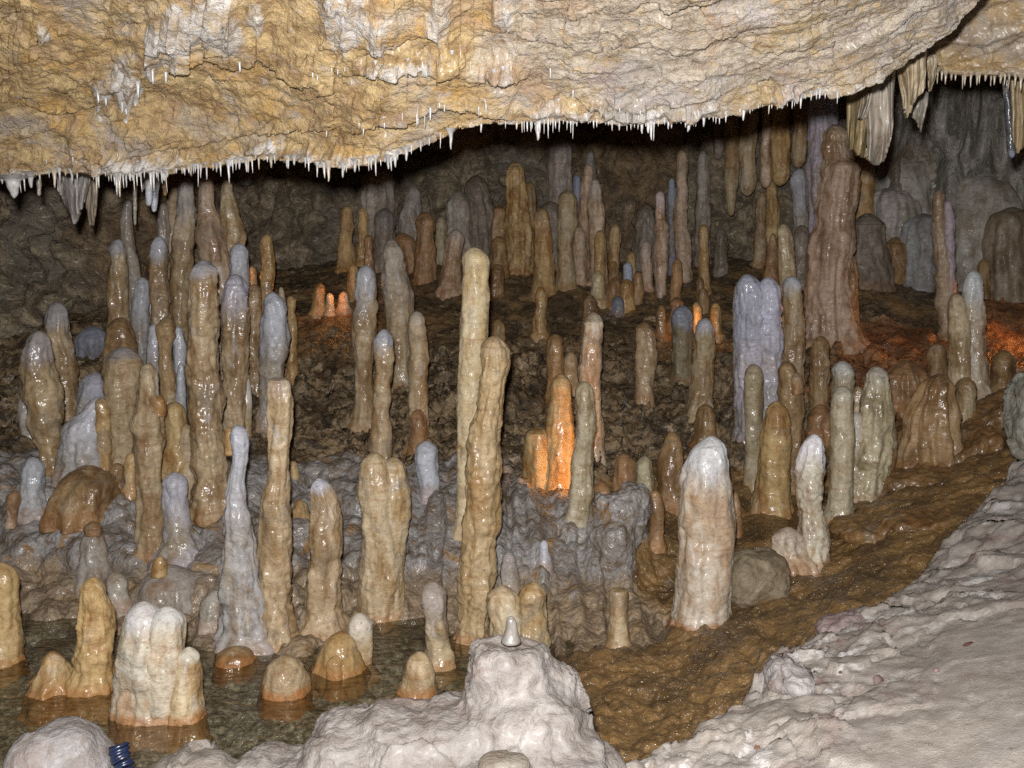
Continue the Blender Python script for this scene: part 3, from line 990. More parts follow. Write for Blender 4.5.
# ------------------------------------------------------------------ near path and embankment
EDGE = [(-500, 800, -1.04), (-60, 800, -1.04), (60, 792, -1.04), (150, 786, -1.03), (250, 782, -1.02), (330, 775, -1.0), (420, 772, -0.99), (520, 776, -0.98), (590, 778, -0.97), (606, 766, -0.97), (655, 744, -0.97), (690, 731, -0.97), (738, 701, -0.96), (770, 655, -0.98), (776, 640, -0.97),
        (800, 640, -0.975), (830, 619, -0.965), (872, 611, -0.95), (905, 589, -0.94), (931, 558, -0.92), (960, 520, -0.85), (1000, 480, -0.77), (1024, 440, -0.72), (1060, 408, -0.66), (1200, 370, -0.54)]


def build_path():
    e = np.array([ctrl_from(a, b, z=c) for a, b, c in EDGE])
    extra = np.array([ctrl_from(a, b, z=c) for a, b, c in ((1000, 700, -0.84), (1024, 560, -0.82), (850, 740, -0.9), (960, 620, -0.86), (1300, 700, -0.75), (1300, 480, -0.66), (700, 900, -0.95), (300, 1000, -0.98), (1000, 1000, -0.85), (-200, 1000, -1.0))])
    C = np.concatenate([e, extra])
    A = _phi(np.linalg.norm(C[:, None, :2] - C[None, :, :2], axis=2)) - np.eye(len(C)) * 0.03
    n = len(C)
    M = np.zeros((n + 1, n + 1))
    M[:n, :n] = A
    M[:n, n] = 1
    M[n, :n] = 1
    W = np.linalg.solve(M, np.r_[C[:, 2], 0])
    ys = [0.45]
    while ys[-1] < 4.4:
        ys.append(ys[-1] + (0.0075 if ys[-1] > 1.3 else 0.02))
    ys = np.array(ys)
    a = np.tan(np.linspace(math.radians(-40), math.radians(48), 640))
    nr, nc = len(ys), len(a)
    Y = np.repeat(ys, nc)
    X = (ys[:, None] * a[None, :]).ravel()
    z = np.empty(len(X))
    sd = np.full(len(X), 1e9)
    for s in range(0, len(X), 40000):
        x, y = X[s:s + 40000], Y[s:s + 40000]
        r = np.hypot(x[:, None] - C[None, :, 0], y[:, None] - C[None, :, 1])
        z[s:s + 40000] = _phi(r) @ W[:n] + W[n]
    wx = 0.050 * fbm(np.stack([X * 9, Y * 9, X * 0], 1), 4, 0.6)
    wy = 0.050 * fbm(np.stack([X * 9, Y * 9, X * 0 + 9], 1), 4, 0.6)
    XX, YY = X + wx, Y + wy
    # signed distance to the edge: inside (towards the camera) positive
    order = e[:, :2]
    for i in range(len(order) - 1):
        p, q = order[i], order[i + 1]
        d = q - p
        t = np.clip(((XX - p[0]) * d[0] + (YY - p[1]) * d[1]) / (d @ d), 0, 1)
        dist = np.hypot(XX - p[0] - t * d[0], YY - p[1] - t * d[1])
        sd = np.minimum(sd, dist)
    # inside test by even-odd against the polygon closed behind the camera
    poly = np.concatenate([order, [[9, order[-1, 1]], [9, -3], [-9, -3], [-9, order[0, 1]]]])
    ins = np.zeros(len(X), bool)
    j = len(poly) - 1
    for i in range(len(poly)):
        xi, yi = poly[i]
        xj, yj = poly[j]
        c = ((yi > YY) != (yj > YY)) & (XX < (xj - xi) * (YY - yi) / (yj - yi + 1e-12) + xi)
        ins ^= c
        j = i
    sd = np.where(ins, sd, -sd)
    q = np.stack([X, Y, z], 1)
    rocky = (1 - sstep(sd + 0.10 * fbm(q * 3, 3), 0.10, 0.45)) * sstep(X, -0.3, 0.2) * 0.9 + 0.10
    f1, f2 = worley(q * 8 + 2)
    blk = np.clip((f2 - f1) * 1.8, 0, 1)
    big = fbm(q * 2.5, 3)
    mid = fbm(q * 9, 4, 0.6)
    fine = fbm(q * 40, 3, 0.65)
    z = z + 0.03 * big * (0.2 + rocky) + rocky * (0.050 * facet((q + 0.07 * np.stack([mid, big, mid], 1)) * np.array([4.0, 4.0, 4.0]), 1.2, 0.35) + 0.022 * facet((q + 0.03 * np.stack([mid, fine, mid], 1)) * 13 + 5, 1.2, 0.3) + 0.022 * mid + 0.02 * big + 0.010 * fbm(q * 22, 3, 0.6) + 0.014 * (ridged(q * np.array([3.0, 6.0, 1]) + 7, 3) - 0.4)) + 0.0015 * mid + 0.0012 * fine + 0.006 * rocky * fine
    drop = 0.55
    z = z - (1 - sstep(sd, -0.10, 0.012)) * drop - 0.012 * (1 - sstep(sd, 0, 0.05))
    keep = sd > -0.13
    Q = grid_quads(nr, nc)
    Q = Q[keep[Q].all(1)]
    used = np.unique(Q)
    mp = np.full(len(X), -1)
    mp[used] = np.arange(len(used))
    P = np.stack([X, Y, z], 1)[used]
    me = mesh_np('path', P, mp[Q])
    add_attr(me, 'rocky', np.clip(rocky, 0, 1)[used])
    struct(link('path', me, M_PATH))
    return BVHTree.FromPolygons([tuple(v) for v in P.tolist()], mp[Q].tolist())


BVH_PATH = build_path()
# ------------------------------------------------------------------ stalagmite builder
PAL = {   # body, streak, tip
    'tan': ((.375, .288, .178), (.225, .142, .066), (.37, .378, .42)),
    'pale': ((.48, .395, .255), (.31, .21, .10), (.55, .52, .46)),
    'blue': ((.335, .325, .335), (.27, .225, .17), (.40, .41, .455)),
    'white': ((.47, .415, .33), (.36, .265, .17), (.54, .545, .57)),
    'ochre': ((.42, .295, .14), (.26, .15, .055), (.42, .33, .2)),
    'brown': ((.27, .175, .085), (.15, .085, .035), (.3, .2, .1)),
    'rust': ((.31, .185, .09), (.19, .105, .05), (.36, .23, .12)),
    'grey': ((.31, .278, .245), (.225, .18, .14), (.34, .325, .325)),
    'dark': ((.205, .17, .14), (.14, .11, .08), (.21, .195, .185)),
    'pink': ((.41, .31, .225), (.28, .18, .105), (.46, .41, .40)),
    'green': ((.365, .318, .222), (.25, .20, .11), (.45, .44, .41)),
}


def smooth1(a, k):
    if k < 1:
        return a
    w = np.hanning(2 * k + 3)
    w /= w.sum()
    return np.convolve(np.pad(a, k + 1, mode='edge'), w, 'valid')


SEED = [11]


def stal_verts(pts, Y, ground=True, amp=1.0, flute=0.0, detail=1.0, tipw=1.0, down=False, embed=0.05, flat=1.25):
    """Body of revolution along a bent axis from pixel points (x, y, half width), tip first.
    Returns verts (world), quads, tip mask, base mask, base point."""
    SEED[0] += 1
    sd = SEED[0]
    p = np.array(pts, float)
    x, y, z = at(p[:, 0], p[:, 1], Y)
    dep = axial(Y, z)
    r = p[:, 2] / F_PX * dep * 1.05
    if ground:
        zg = floor_z(float(x[-1]), float(Y))
        zb = min(z[-1], zg) - embed
        if zb < z[-1] - 1e-3:
            x = np.r_[x, x[-1]]
            z = np.r_[z, zb]
            r = np.r_[r, r[-1] * 1.10]
    if down:
        z = z[::1]
    s = np.abs(z - z[0])
    Ltot = s[-1]
    R0 = max(r[0], 0.2 * r[1:].max())
    rm = r.mean()
    nseg = int(np.clip(rm * 2 * math.pi / (0.0075 / detail), 14, 84))
    step = max(rm * 2 * math.pi / nseg, 0.004)
    nr = int(np.clip(Ltot / step, 12, 190))
    # denser rings near the rounded tip
    u = np.linspace(0, 1, nr)
    dome = min(R0 * flat, Ltot * 0.5)
    extra = dome * (1 - np.cos(np.linspace(0, math.pi / 2, 9)))
    t = np.unique(np.r_[u * Ltot, extra])
    nr = len(t)
    cx = np.interp(t, s, x)
    rr = np.interp(t, s, r)
    k = max(1, nr // 26)
    cx = smooth1(cx, k)
    rr = smooth1(rr, k)
    if ground and not down:
        # calcite apron: the foot flares where it meets the floor
        hz = np.clip(s[-1] - embed - t, 0, None)
        rr = rr * (1 + (0.40 if rm < 0.06 else 0.08) * np.exp(-hz / max(0.7 * rm, 0.012)))
    dm = np.sqrt(np.clip(1 - (1 - np.clip(t / dome, 0, 1)) ** 2, 0, 1))
    dm[0] = 0.02
    zc = z[0] + np.sign(z[-1] - z[0]) * t
    cy = Y + rm * 0.35 * perlin(np.stack([t / max(rm * 5, .02), t * 0 + sd * 1.7, t * 0], 1))
    cx = cx + rm * 0.10 * perlin(np.stack([t / max(rm * 3, .02), t * 0 + sd * 2.9, t * 0 + 5], 1))
    th = np.linspace(0, 2 * math.pi, nseg, endpoint=False)
    TH = np.tile(th, nr)
    C = np.repeat(np.stack([cx, cy, zc], 1), nseg, 0)
    RR = np.repeat(rr * dm, nseg)
    Rb = np.repeat(rr, nseg)
    D = np.stack([np.cos(TH), np.sin(TH), TH * 0], 1)
    off = np.array([sd * 3.17, sd * 1.31, sd * 0.73])
    # noise sampled on the cylinder in units of the radius
    q = np.stack([np.cos(TH) * Rb / rm, np.sin(TH) * Rb / rm, (C[:, 2]) / rm], 1)
    low = perlin(q * np.array([.55, .55, .42]) + off)
    mid = perlin(q * np.array([1.3, 1.3, 1.0]) + off + 9)
    hi = perlin(q * np.array([2.8, 2.8, 2.2]) + off + 19)
    run = perlin(q * np.array([1.9, 1.9, 0.25]) + off + 29)
    ringc = (C[:, 2] / rm) * 1.15 + 0.5 * low
    ring = perlin(np.stack([ringc, ringc * 0 + sd, ringc * 0], 1))
    scal = ridged(q * np.array([1.5, 1.5, 2.4]) + off + 41, 2)
    tt = np.repeat(np.clip(t / max(dome, 1e-4), 0, 1), nseg)
    base_k = np.repeat(sstep(t, Ltot * 0.3, Ltot), nseg)
    pc = (C[:, 2] / rm) * 0.62 + 0.35 * low + sd * 0.37
    pinch = np.clip(1 - np.abs(perlin(np.stack([pc, pc * 0 + sd * 1.9, pc * 0], 1))) * 5, 0, 1) ** 2
    run2 = perlin(q * np.array([2.6, 2.6, 0.42]) + off + 63 + 0.35 * np.stack([mid, low, hi], 1))
    groove = np.clip(1 - np.abs(run2) * 4.5, 0, 1) ** 1.5
    disp = 0.22 * low + 0.12 * mid + 0.06 * hi + 0.15 * run + 0.10 * run2 - 0.085 * groove + 0.03 * ring - 0.045 * pinch + 0.06 * (scal - 0.4) * (0.25 + base_k)
    if flute:
        fl = perlin(np.stack([TH * 0 + np.cos(TH) * 3.2, np.sin(TH) * 3.2, C[:, 2] / rm * 0.12 + sd], 1))
        disp = disp + flute * fl
    rad = RR * (1 + amp * disp * (0.35 + 0.65 * tt))
    V = C + D * rad[:, None]
    ab = 0.010 * fbm(V * 11 + off, 3, 0.5) + 0.0045 * fbm(V * 34 + off, 3, 0.6)
    V = V + D * (ab * amp * np.clip(RR / 0.045, 0.1, 1.6))[:, None]
    V[:, 2] += np.repeat((1 - dm) * 0, nseg)
    Qd = grid_quads(nr, nseg, wrap=True)
    # close tip
    V = np.concatenate([V, [[cx[0], cy[0], zc[0] - np.sign(z[-1] - z[0]) * 0.002 * 0 ]], [[cx[-1], cy[-1], zc[-1]]]])
    nt = len(V)
    i = np.arange(nseg)
    T = np.concatenate([np.stack([np.full(nseg, nt - 2), (i + 1) % nseg, i], 1), np.stack([np.full(nseg, nt - 1), (nr - 1) * nseg + i, (nr - 1) * nseg + (i + 1) % nseg], 1)])
    tl = tipw
    tm = np.r_[np.repeat(1 - np.clip(t / max(tl, 1e-3), 0, 1), nseg), 1, 0]
    zt = C[:, 2] - max(z[-1] + embed, WATER_Z)
    bm = np.r_[1 - np.clip(zt / 0.055, 0, 1), 0, 1]
    if down:
        T = T[:, ::-1]
        Qd = Qd[:, ::-1]
    return V, Qd, T, tm, bm, np.array([x[-1], Y, z[-1]])


def resolve_Y(pts, Y):
    if Y is not None:
        return Y
    h = hit_floor(pts[-1][0], pts[-1][1])
    if h is not None and h.z < WATER_Z:
        return WATER_Z / float(ray(pts[-1][0], pts[-1][1])[1]) + 0.3 * pts[-1][2] / F_PX * 3.0
    return h.y + 0.3 * pts[-1][2] / F_PX * h.y if h is not None else 5.0


def vary(c, k):
    rg = np.random.default_rng(k)
    f = 1 + rg.uniform(-0.10, 0.10)
    return [float(np.clip(v * f * (1 + rg.uniform(-0.025, 0.025)), 0.01, 0.8)) for v in c]


def paint(o, pal, tip, stain, Y=None):
    SEED[0] += 1
    a, b, c = PAL[pal] if isinstance(pal, str) else pal
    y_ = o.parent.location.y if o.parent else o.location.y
    far = float(np.interp(y_, [5.4, 6.0], [1.0, 1.15]))      # body and streak colours raised with distance to offset the weaker light
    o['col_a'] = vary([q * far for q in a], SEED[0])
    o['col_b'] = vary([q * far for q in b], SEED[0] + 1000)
    o['col_tip'] = vary(c, SEED[0] + 2000)
    o['tip_amt'] = float(tip)
    o['stain'] = float(stain)
    # things near the drip line are wet, those at the far wall nearly dry
    y_ = Y if Y is not None else (o.parent.location.y if o.parent else o.location.y)
    o['wet'] = float(np.interp(y_, [2.2, 2.8, 4.8, 5.7, 6.2], [0.3, 0.9, 1.0, 0.45, 0.22]) * np.random.default_rng(SEED[0]).uniform(0.3, 1.0))


def S(label, group, pal, pts, Y=None, tip=(0.0, 40), stain=0.25, amp=1.0, flute=0.0, parts=(), name='stalagmite', cat='stalagmite', dY=0.0, detail=1.0, ground=True, flat=1.25):
    Yv = resolve_Y(pts, Y) + dY
    tl = tip[1] / F_PX * Yv
    V, Q, T, tm, bm, b = stal_verts(pts, Yv, amp=amp, flute=flute, tipw=tl, detail=detail, ground=ground, flat=flat)
    zg = floor_z(float(b[0]), float(b[1]))
    b[2] = zg if ground else V[:, 2].min()
    me = mesh_np(name, V - b, Q, T)
    add_attr(me, 'tipm', tm)
    add_attr(me, 'basem', bm)
    o = link(name, me, M_CAL, loc=b)
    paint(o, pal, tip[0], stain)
    tag(o, label, cat, group)
    for pt in parts:
        pn, ppal, ppts, pdY = pt[:4]
        kw = pt[4] if len(pt) > 4 else {}
        ptip = kw.get('tip', (tip[0], tip[1]))
        V2, Q2, T2, tm2, bm2, b2 = stal_verts(ppts, Yv + pdY, amp=kw.get('amp', amp), flute=kw.get('flute', flute), tipw=ptip[1] / F_PX * Yv, ground=kw.get('ground', True), detail=detail, flat=kw.get('flat', 1.25))
        m2 = mesh_np(pn, V2 - b, Q2, T2)
        add_attr(m2, 'tipm', tm2)
        add_attr(m2, 'basem', bm2)
        c = link(pn, m2, M_CAL, parent=o)
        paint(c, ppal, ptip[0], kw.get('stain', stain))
        if 'label' in kw:
            c['label'] = kw['label']
    return o, Yv


G_L = 'stalagmites of the crowded left cluster'
G_M = 'stalagmites in the middle of the chamber'
G_P = 'stalagmites rising out of the pool'
G_B = 'stalagmites on the far slope by the back wall'
G_R = 'stalagmites on the brown flowstone at right'
G_F = 'small stalagmites among the rubble in the distance'
G_K = 'low growths on the grey flowstone bank'

# ------------------------------------------------------------------ left cluster
S('stout tan stalagmite with pale rounded head, outermost of the left cluster, tapering at its foot', G_L, 'tan',
  [(38, 331, 9), (39, 345, 12), (40, 365, 15), (43, 400, 18), (46, 430, 15), (50, 455, 10), (52, 468, 9)], tip=(.6, 45))
S('leaning tan stalagmite with whitish tip just right of the stout outermost one', G_L, 'tan',
  [(57, 302, 8), (58, 318, 11), (60, 340, 12), (65, 370, 12), (67, 395, 9), (69, 418, 8)], tip=(.7, 40))
S('thin faded bluish stump hugging the left side of the stout outermost stalagmite', G_L, 'grey',
  [(26, 385, 4), (26, 410, 7), (29, 440, 8), (33, 466, 9)], Y=4.35, tip=(.5, 40))
S('short bluish flat-topped stump behind the broad blue-grey flowstone hump', G_L, 'blue', [(95, 372, 8), (94, 385, 12), (92, 402, 13), (90, 420, 14)], tip=(1, 40), Y=4.45)
S('broad blue-grey glistening hump with a raised right shoulder, left of the dark-crowned stout stalagmite', G_L, 'blue',
  [(97, 397, 5), (95, 408, 10), (88, 422, 19), (85, 445, 22), (85, 474, 24)], tip=(1, 80),
  parts=[('side_spire', 'ochre', [(101, 398, 5), (102, 412, 7), (103, 440, 8), (103, 470, 8)], -0.03, {'tip': (.2, 20)})])
S('low dark blue broken stump against the left wall', G_L, ((.2, .2, .235), (.15, .14, .14), (.26, .28, .34)), [(92, 326, 14), (92, 338, 17), (91, 352, 17), (90, 372, 18)], tip=(.6, 30), amp=.8, Y=5.1)
S('stalagmite with a bare orange-brown conical cap peeping above the stout tan one', G_L, 'brown', [(121, 317, 8), (121, 330, 12), (121, 350, 16), (121, 380, 17), (121, 420, 17)], amp=.7, Y=4.5)
S('stout straight tan stalagmite with dark grey crown, in front of the orange-brown cap', G_L, 'tan',
  [(122, 347, 12), (122, 358, 16), (122, 390, 17), (122, 420, 16), (120, 445, 14), (119, 466, 13)], tip=(.5, 18))
S('slender tan stalagmite with blue-grey tip rising behind the orange-brown cap', G_L, 'tan', [(118, 239, 6), (118, 252, 8), (118, 280, 9), (118, 320, 10), (118, 400, 11)], tip=(.9, 25))
S('very thin wavy stalagmite nearly touching the ceiling beside the slender blue-tipped one', G_L, 'grey',
  [(127, 200, 4), (126, 215, 5), (127, 240, 6), (132, 262, 7), (136, 282, 7), (132, 312, 6), (131, 350, 7), (131, 390, 9)], tip=(.6, 30))
S('dusky blue pointed stalagmite in the gap behind the thin wavy one', G_L, 'blue', [(142, 277, 5), (142, 290, 8), (141, 310, 9), (140, 335, 9), (139, 382, 10)], tip=(1, 60), Y=4.85)
S('blue shadowed spike close behind the dusky blue pointed stalagmite', G_L, 'blue', [(149, 280, 4), (150, 300, 6), (150, 340, 7), (149, 370, 8)], tip=(1, 60), Y=4.98)
S('smooth stalagmite with long blue-grey head, second tall one from the left wall', G_L, 'tan', [(159, 236, 6), (158, 248, 8), (158, 275, 9), (160, 300, 9), (161, 322, 9), (162, 388, 10)], tip=(1, 32))
S('thin grey stalagmite tip showing above the long blue-headed one', G_L, 'grey', [(163, 203, 4), (163, 220, 6), (163, 245, 6), (163, 300, 7), (163, 368, 8)], tip=(.3, 30), Y=5.05)
S('narrow brownish stalagmite whose pointed tip reaches the ceiling straws', G_L, 'tan', [(174, 186, 4), (173, 200, 6), (172, 230, 7), (171, 270, 7), (172, 300, 7), (173, 362, 8)], tip=(.0, 30), Y=5.1)
S('knobbly tan stalagmite with a grey collar near its top and thicker lower half', G_L, 'tan',
  [(186, 178, 7), (185, 198, 7), (186, 210, 10), (184, 240, 11), (182, 265, 11), (180, 300, 9), (181, 335, 9), (181, 366, 9)], tip=(.5, 80), Y=4.95)
S('large column-like stalagmite with narrow neck and bulging brown body, tallest of the left cluster', G_L, 'pink',
  [(206, 176, 7), (206, 205, 7), (209, 220, 11), (211, 235, 14), (213, 255, 15), (217, 275, 12), (219, 310, 9), (220, 372, 10)], Y=4.85)
S('wrinkled pale stalagmite with sharp tip next to the tallest column, at the cluster far edge', G_L, 'pale',
  [(227, 180, 3), (228, 195, 7), (230, 213, 10), (234, 238, 11), (231, 265, 10), (231, 300, 9), (231, 362, 10)], Y=5.0)
S('tall massive lumpy tan stalagmite with frosted crown, thickest of the left cluster', G_L, 'tan',
  [(203, 260, 9), (203, 270, 13), (203, 300, 14), (203, 340, 15), (203, 355, 16), (204, 380, 17), (206, 415, 16), (210, 450, 17), (213, 485, 18), (213, 508, 22)], tip=(.9, 24), detail=1.2)
S('blue-grey rounded stalagmite half hidden by the frosted dark-outlined one', G_L, 'blue', [(239, 243, 7), (239, 255, 9), (240, 280, 9), (240, 310, 9), (240, 386, 10)], tip=(1, 50), Y=4.7)
S('tall bullet-shaped stalagmite frosted silver-blue over its upper half', G_L, 'tan',
  [(235, 274, 8), (235, 290, 11), (235, 315, 13), (235, 345, 13), (235, 380, 12), (233, 410, 12), (232, 440, 12)], tip=(1, 55), detail=1.2,
  parts=[('side_spire', 'pale', [(245, 372, 3), (246, 390, 5), (246, 430, 6)], 0.03)])
S('narrow tan stalagmite squeezed right of the silver-blue bullet-shaped one', G_L, 'tan', [(254, 284, 5), (254, 300, 8), (254, 340, 8), (254, 400, 8)], Y=4.72)
S('little stalagmite glowing orange from hidden lamplight above the narrow tan one', G_L, 'ochre', [(252, 266, 3), (252, 273, 4.5), (252, 283, 4.5), (253, 320, 5), (253, 366, 6)], Y=5.15)
S('thin ochre stalagmite standing alone against the black recess', G_L, 'ochre', [(267, 234, 4), (267, 245, 6.5), (268, 270, 7), (267, 295, 7), (266, 350, 8)], Y=5.0)
S('glossy white-blue stalagmite with dark blue cap at the right edge of the left cluster', G_L, 'blue',
  [(273, 292, 7), (273, 303, 11), (274, 325, 13), (274, 350, 14), (272, 375, 11), (268, 400, 8), (267, 420, 8)], tip=(1, 80))
S('pale angular chip of calcite standing behind the dark blue cap', G_L, 'pink', [(281, 287, 2), (282, 300, 4), (282, 330, 5), (282, 362, 6)], Y=4.95, amp=.6)
S('thin jointed brown stalagmite right behind the glossy white-blue one', G_L, 'ochre', [(291, 296, 4), (292, 306, 4.5), (291, 312, 3.6), (292, 320, 5), (292, 345, 5), (292, 380, 6)], Y=4.9)
S('knotted tan stalagmite with orange tip and thick waist, low at the left cluster\'s front', G_L, 'tan',
  [(148, 363, 7), (148, 378, 9), (148, 395, 10), (148, 410, 14), (148, 425, 16), (149, 445, 13), (150, 480, 12), (151, 520, 12), (152, 552, 13)], stain=.3, detail=1.2,
  parts=[('side_nub', 'ochre', [(160, 396, 4), (160, 404, 6), (158, 416, 7)], -0.01, {'ground': False})])
S('club-headed pale tan stalagmite with thin waist between two bluish ones', G_L, 'pale', [(166, 317, 7), (166, 330, 9), (166, 340, 8), (165, 352, 6), (167, 375, 8), (168, 392, 9), (167, 415, 10)], Y=4.45)
S('bluish stalagmite on the left of the club-headed one', G_L, 'blue', [(154, 324, 4), (154, 340, 6), (154, 365, 7), (154, 408, 8)], tip=(.8, 50), Y=4.55)
S('blue ribbon-like stalagmite on the right of the club-headed one', G_L, 'blue', [(178, 326, 4), (179, 345, 6), (180, 375, 6), (181, 412, 7)], tip=(1, 90), Y=4.55)
S('short blue-white pointed growth against the foot of the tall lumpy frosted-crown stalagmite', G_L, 'blue', [(181, 363, 2.5), (181, 380, 4.5), (181, 400, 5), (182, 425, 6)], tip=(1, 60), Y=4.3)
S('squat ochre stalagmite with knobby double shoulder in front of the frosted crown column', G_L, 'ochre',
  [(174, 402, 8), (174, 415, 11), (177, 435, 13), (178, 460, 15), (178, 486, 16)],
  parts=[('side_nub', 'tan', [(186, 424, 4), (187, 436, 8), (187, 455, 9), (187, 484, 10)], -0.02)])
S('short blue-white stalagmite with bulbous head on the grey bank', G_L, 'blue', [(174, 472, 9), (174, 483, 12), (175, 500, 11), (178, 520, 13), (180, 540, 17), (180, 556, 21)], tip=(1, 60), stain=.1)
S('icy blue hourglass stalagmite with pinched middle at the water side of the bank', G_L, 'blue',
  [(237, 425, 8), (239, 440, 10), (240, 455, 9), (237, 478, 7), (236, 500, 11), (238, 520, 13), (240, 560, 16), (243, 600, 20), (246, 642, 24)], tip=(1, 140), detail=1.2, flute=.12,
  parts=[('side_nub', 'ochre', [(229, 427, 4), (230, 438, 7), (230, 455, 6)], 0.02, {'ground': False, 'label': 'ochre side knob on the icy blue head', 'tip': (0, 20)})])
S('flat-topped glossy tan stalagmite with a rusty ring at mid height, rooted at the water line', G_L, 'tan',
  [(280, 377, 11), (280, 382, 12), (280, 425, 11), (279, 470, 11), (278, 474, 10), (276, 500, 14), (276, 560, 15), (275, 600, 17), (275, 643, 21)], tip=(.2, 30), detail=1.2, flute=.06, flat=.35)
S('tan cone-headed stalagmite with blue-white slanting tip on the bank, left of the pale twin', G_M, 'tan',
  [(319, 478, 5), (321, 488, 10), (324, 500, 13), (325, 520, 16), (325, 540, 16), (324, 580, 16), (323, 610, 17), (322, 634, 21)], tip=(1, 22), detail=1.2)
S('thin ochre nub behind the flat-topped ringed stalagmite', G_L, 'ochre', [(293, 461, 4), (294, 475, 5), (295, 512, 6)], Y=3.95)
S('lumpy ochre knob wedged between two tan stalagmites on the bank', G_K, 'ochre', [(299, 499, 6), (300, 508, 9), (301, 518, 9), (302, 540, 9)], Y=3.75, amp=1.4)
S('small bluish knob-headed stump at the left end of the grey bank', G_K, 'blue', [(32, 457, 8), (32, 470, 11), (33, 490, 11), (34, 512, 13)], tip=(1, 60))
S('thin stump with rusty orange head at the far left end of the bank', G_K, 'rust', [(15, 490, 5), (14, 500, 7), (11, 515, 5), (11, 556, 6)], Y=3.7)
S('small ochre peg on the bank between the stout tan and the knotted stalagmites', G_K, 'ochre', [(131, 453, 4), (131, 460, 5.5), (131, 486, 7)])
S('rounded brown lump on top of the bank beside the small ochre peg', G_K, 'brown', [(117, 463, 6), (116, 472, 8), (115, 488, 10)])
S('draped brown flowstone hump with small frills on the left bank', G_K, 'brown', [(84, 466, 14), (83, 478, 24), (82, 492, 28), (82, 510, 30)], flute=.2, name='flowstone_hump', cat='flowstone')
S('grey conical growth with a rusty orange dome on its tip, middle of the left bank', G_K, 'grey', [(93, 527, 7), (94, 540, 10), (95, 560, 16), (95, 584, 22)],
  parts=[('cap', 'rust', [(93, 521, 6), (93, 527, 8.5), (94, 535, 8)], -0.02, {'ground': False, 'tip': (0, 20)})], stain=.1)
S('large smooth grey dome with an ochre peg on top, low on the bank', G_K, 'grey', [(168, 565, 14), (169, 575, 24), (170, 590, 30), (171, 612, 33)], amp=.6, stain=.1,
  parts=[('cap', 'ochre', [(160, 556, 4.5), (160, 564, 7), (159, 576, 8)], -0.05, {'ground': False, 'tip': (0, 20)})])
S('grey rounded knob left of the large smooth grey dome', G_K, 'grey', [(114, 572, 7), (115, 582, 10), (116, 604, 12)])
S('tiny grey nub low on the bank right of the large grey dome', G_K, 'grey', [(215, 590, 7), (214, 600, 11), (213, 622, 13)])

# ------------------------------------------------------------------ pool
S('tall ochre stalagmite cut by the left edge, standing in the pool', G_P, 'ochre', [(0, 562, 10), (2, 580, 15), (3, 610, 15), (4, 640, 17), (5, 661, 18)], stain=.5)
S('ochre stalagmite with an orange head and a low side hump, standing in the pool', G_P, 'ochre',
  [(93, 577, 9), (93, 588, 12), (96, 612, 16), (96, 640, 16), (95, 670, 19), (94, 690, 24)], stain=.6, detail=1.4,
  parts=[('side_hump', 'ochre', [(52, 651, 6), (53, 664, 12), (54, 680, 19), (55, 691, 23)], 0.0, {})])
S('big white twin-headed stalagmite block in the pool, the nearest at left', G_P, 'white',
  [(143, 601, 10), (143, 612, 16), (146, 635, 23), (148, 665, 29), (149, 695, 32), (150, 717, 35)], tip=(.7, 40), stain=.7, detail=1.5, amp=.7,
  parts=[('side_spire', 'white', [(166, 606, 11), (167, 618, 16), (167, 640, 18), (166, 680, 21), (165, 716, 24)], -0.01, {'tip': (.7, 30)}),
         ('side_hump', 'pale', [(189, 647, 6), (189, 657, 11), (187, 680, 14), (184, 700, 17), (182, 714, 19)], -0.03, {'tip': (.8, 18)})])
S('small rust-brown dome barely above the water beside the bank', G_P, 'brown', [(236, 646, 9), (236, 651, 15), (236, 662, 17)], stain=.6)
S('squat round tan cone alone in the middle of the pool', G_P, 'tan', [(285, 655, 9), (285, 666, 17), (285, 682, 22), (285, 694, 24)], stain=.8, amp=.6)
S('clump of round ochre knobs in the pool with one whitish oval head', G_P, 'ochre', [(341, 631, 9), (340, 642, 15), (340, 658, 21), (341, 671, 25)], stain=.5, amp=.7,
  parts=[('side_spire', 'pale', [(359, 613, 8), (360, 624, 12), (360, 640, 12), (358, 668, 14)], 0.05, {'tip': (.8, 40)}),
         ('side_nub', 'ochre', [(336, 655, 6), (336, 662, 9), (336, 674, 10)], -0.06, {})])
S('dull tan finger-shaped stalagmite with grey patch, right of the pool', G_P, 'tan', [(433, 582, 8), (434, 594, 11), (435, 615, 12), (437, 640, 12), (438, 655, 14), (438, 667, 14)], tip=(.4, 60), stain=.5)
S('short tan cone in front of the finger-shaped stalagmite in the pool', G_P, 'tan', [(419, 652, 7), (419, 662, 11), (419, 680, 16), (418, 695, 20)], stain=.6, amp=.7)
S('broken pale ochre double stump at the water edge behind the boulder', G_P, 'pale',
  [(502, 585, 8), (502, 594, 14), (506, 610, 17), (510, 635, 18), (512, 662, 19)], tip=(0, 20), stain=.4, detail=1.3, amp=1.1,
  parts=[('side_spire', 'pale', [(534, 582, 8), (534, 592, 13), (532, 612, 14), (531, 640, 15), (530, 660, 15)], -0.01, {}),
         ('support', 'brown', [(543, 600, 3), (543, 620, 5), (543, 658, 5)], 0.03, {})])

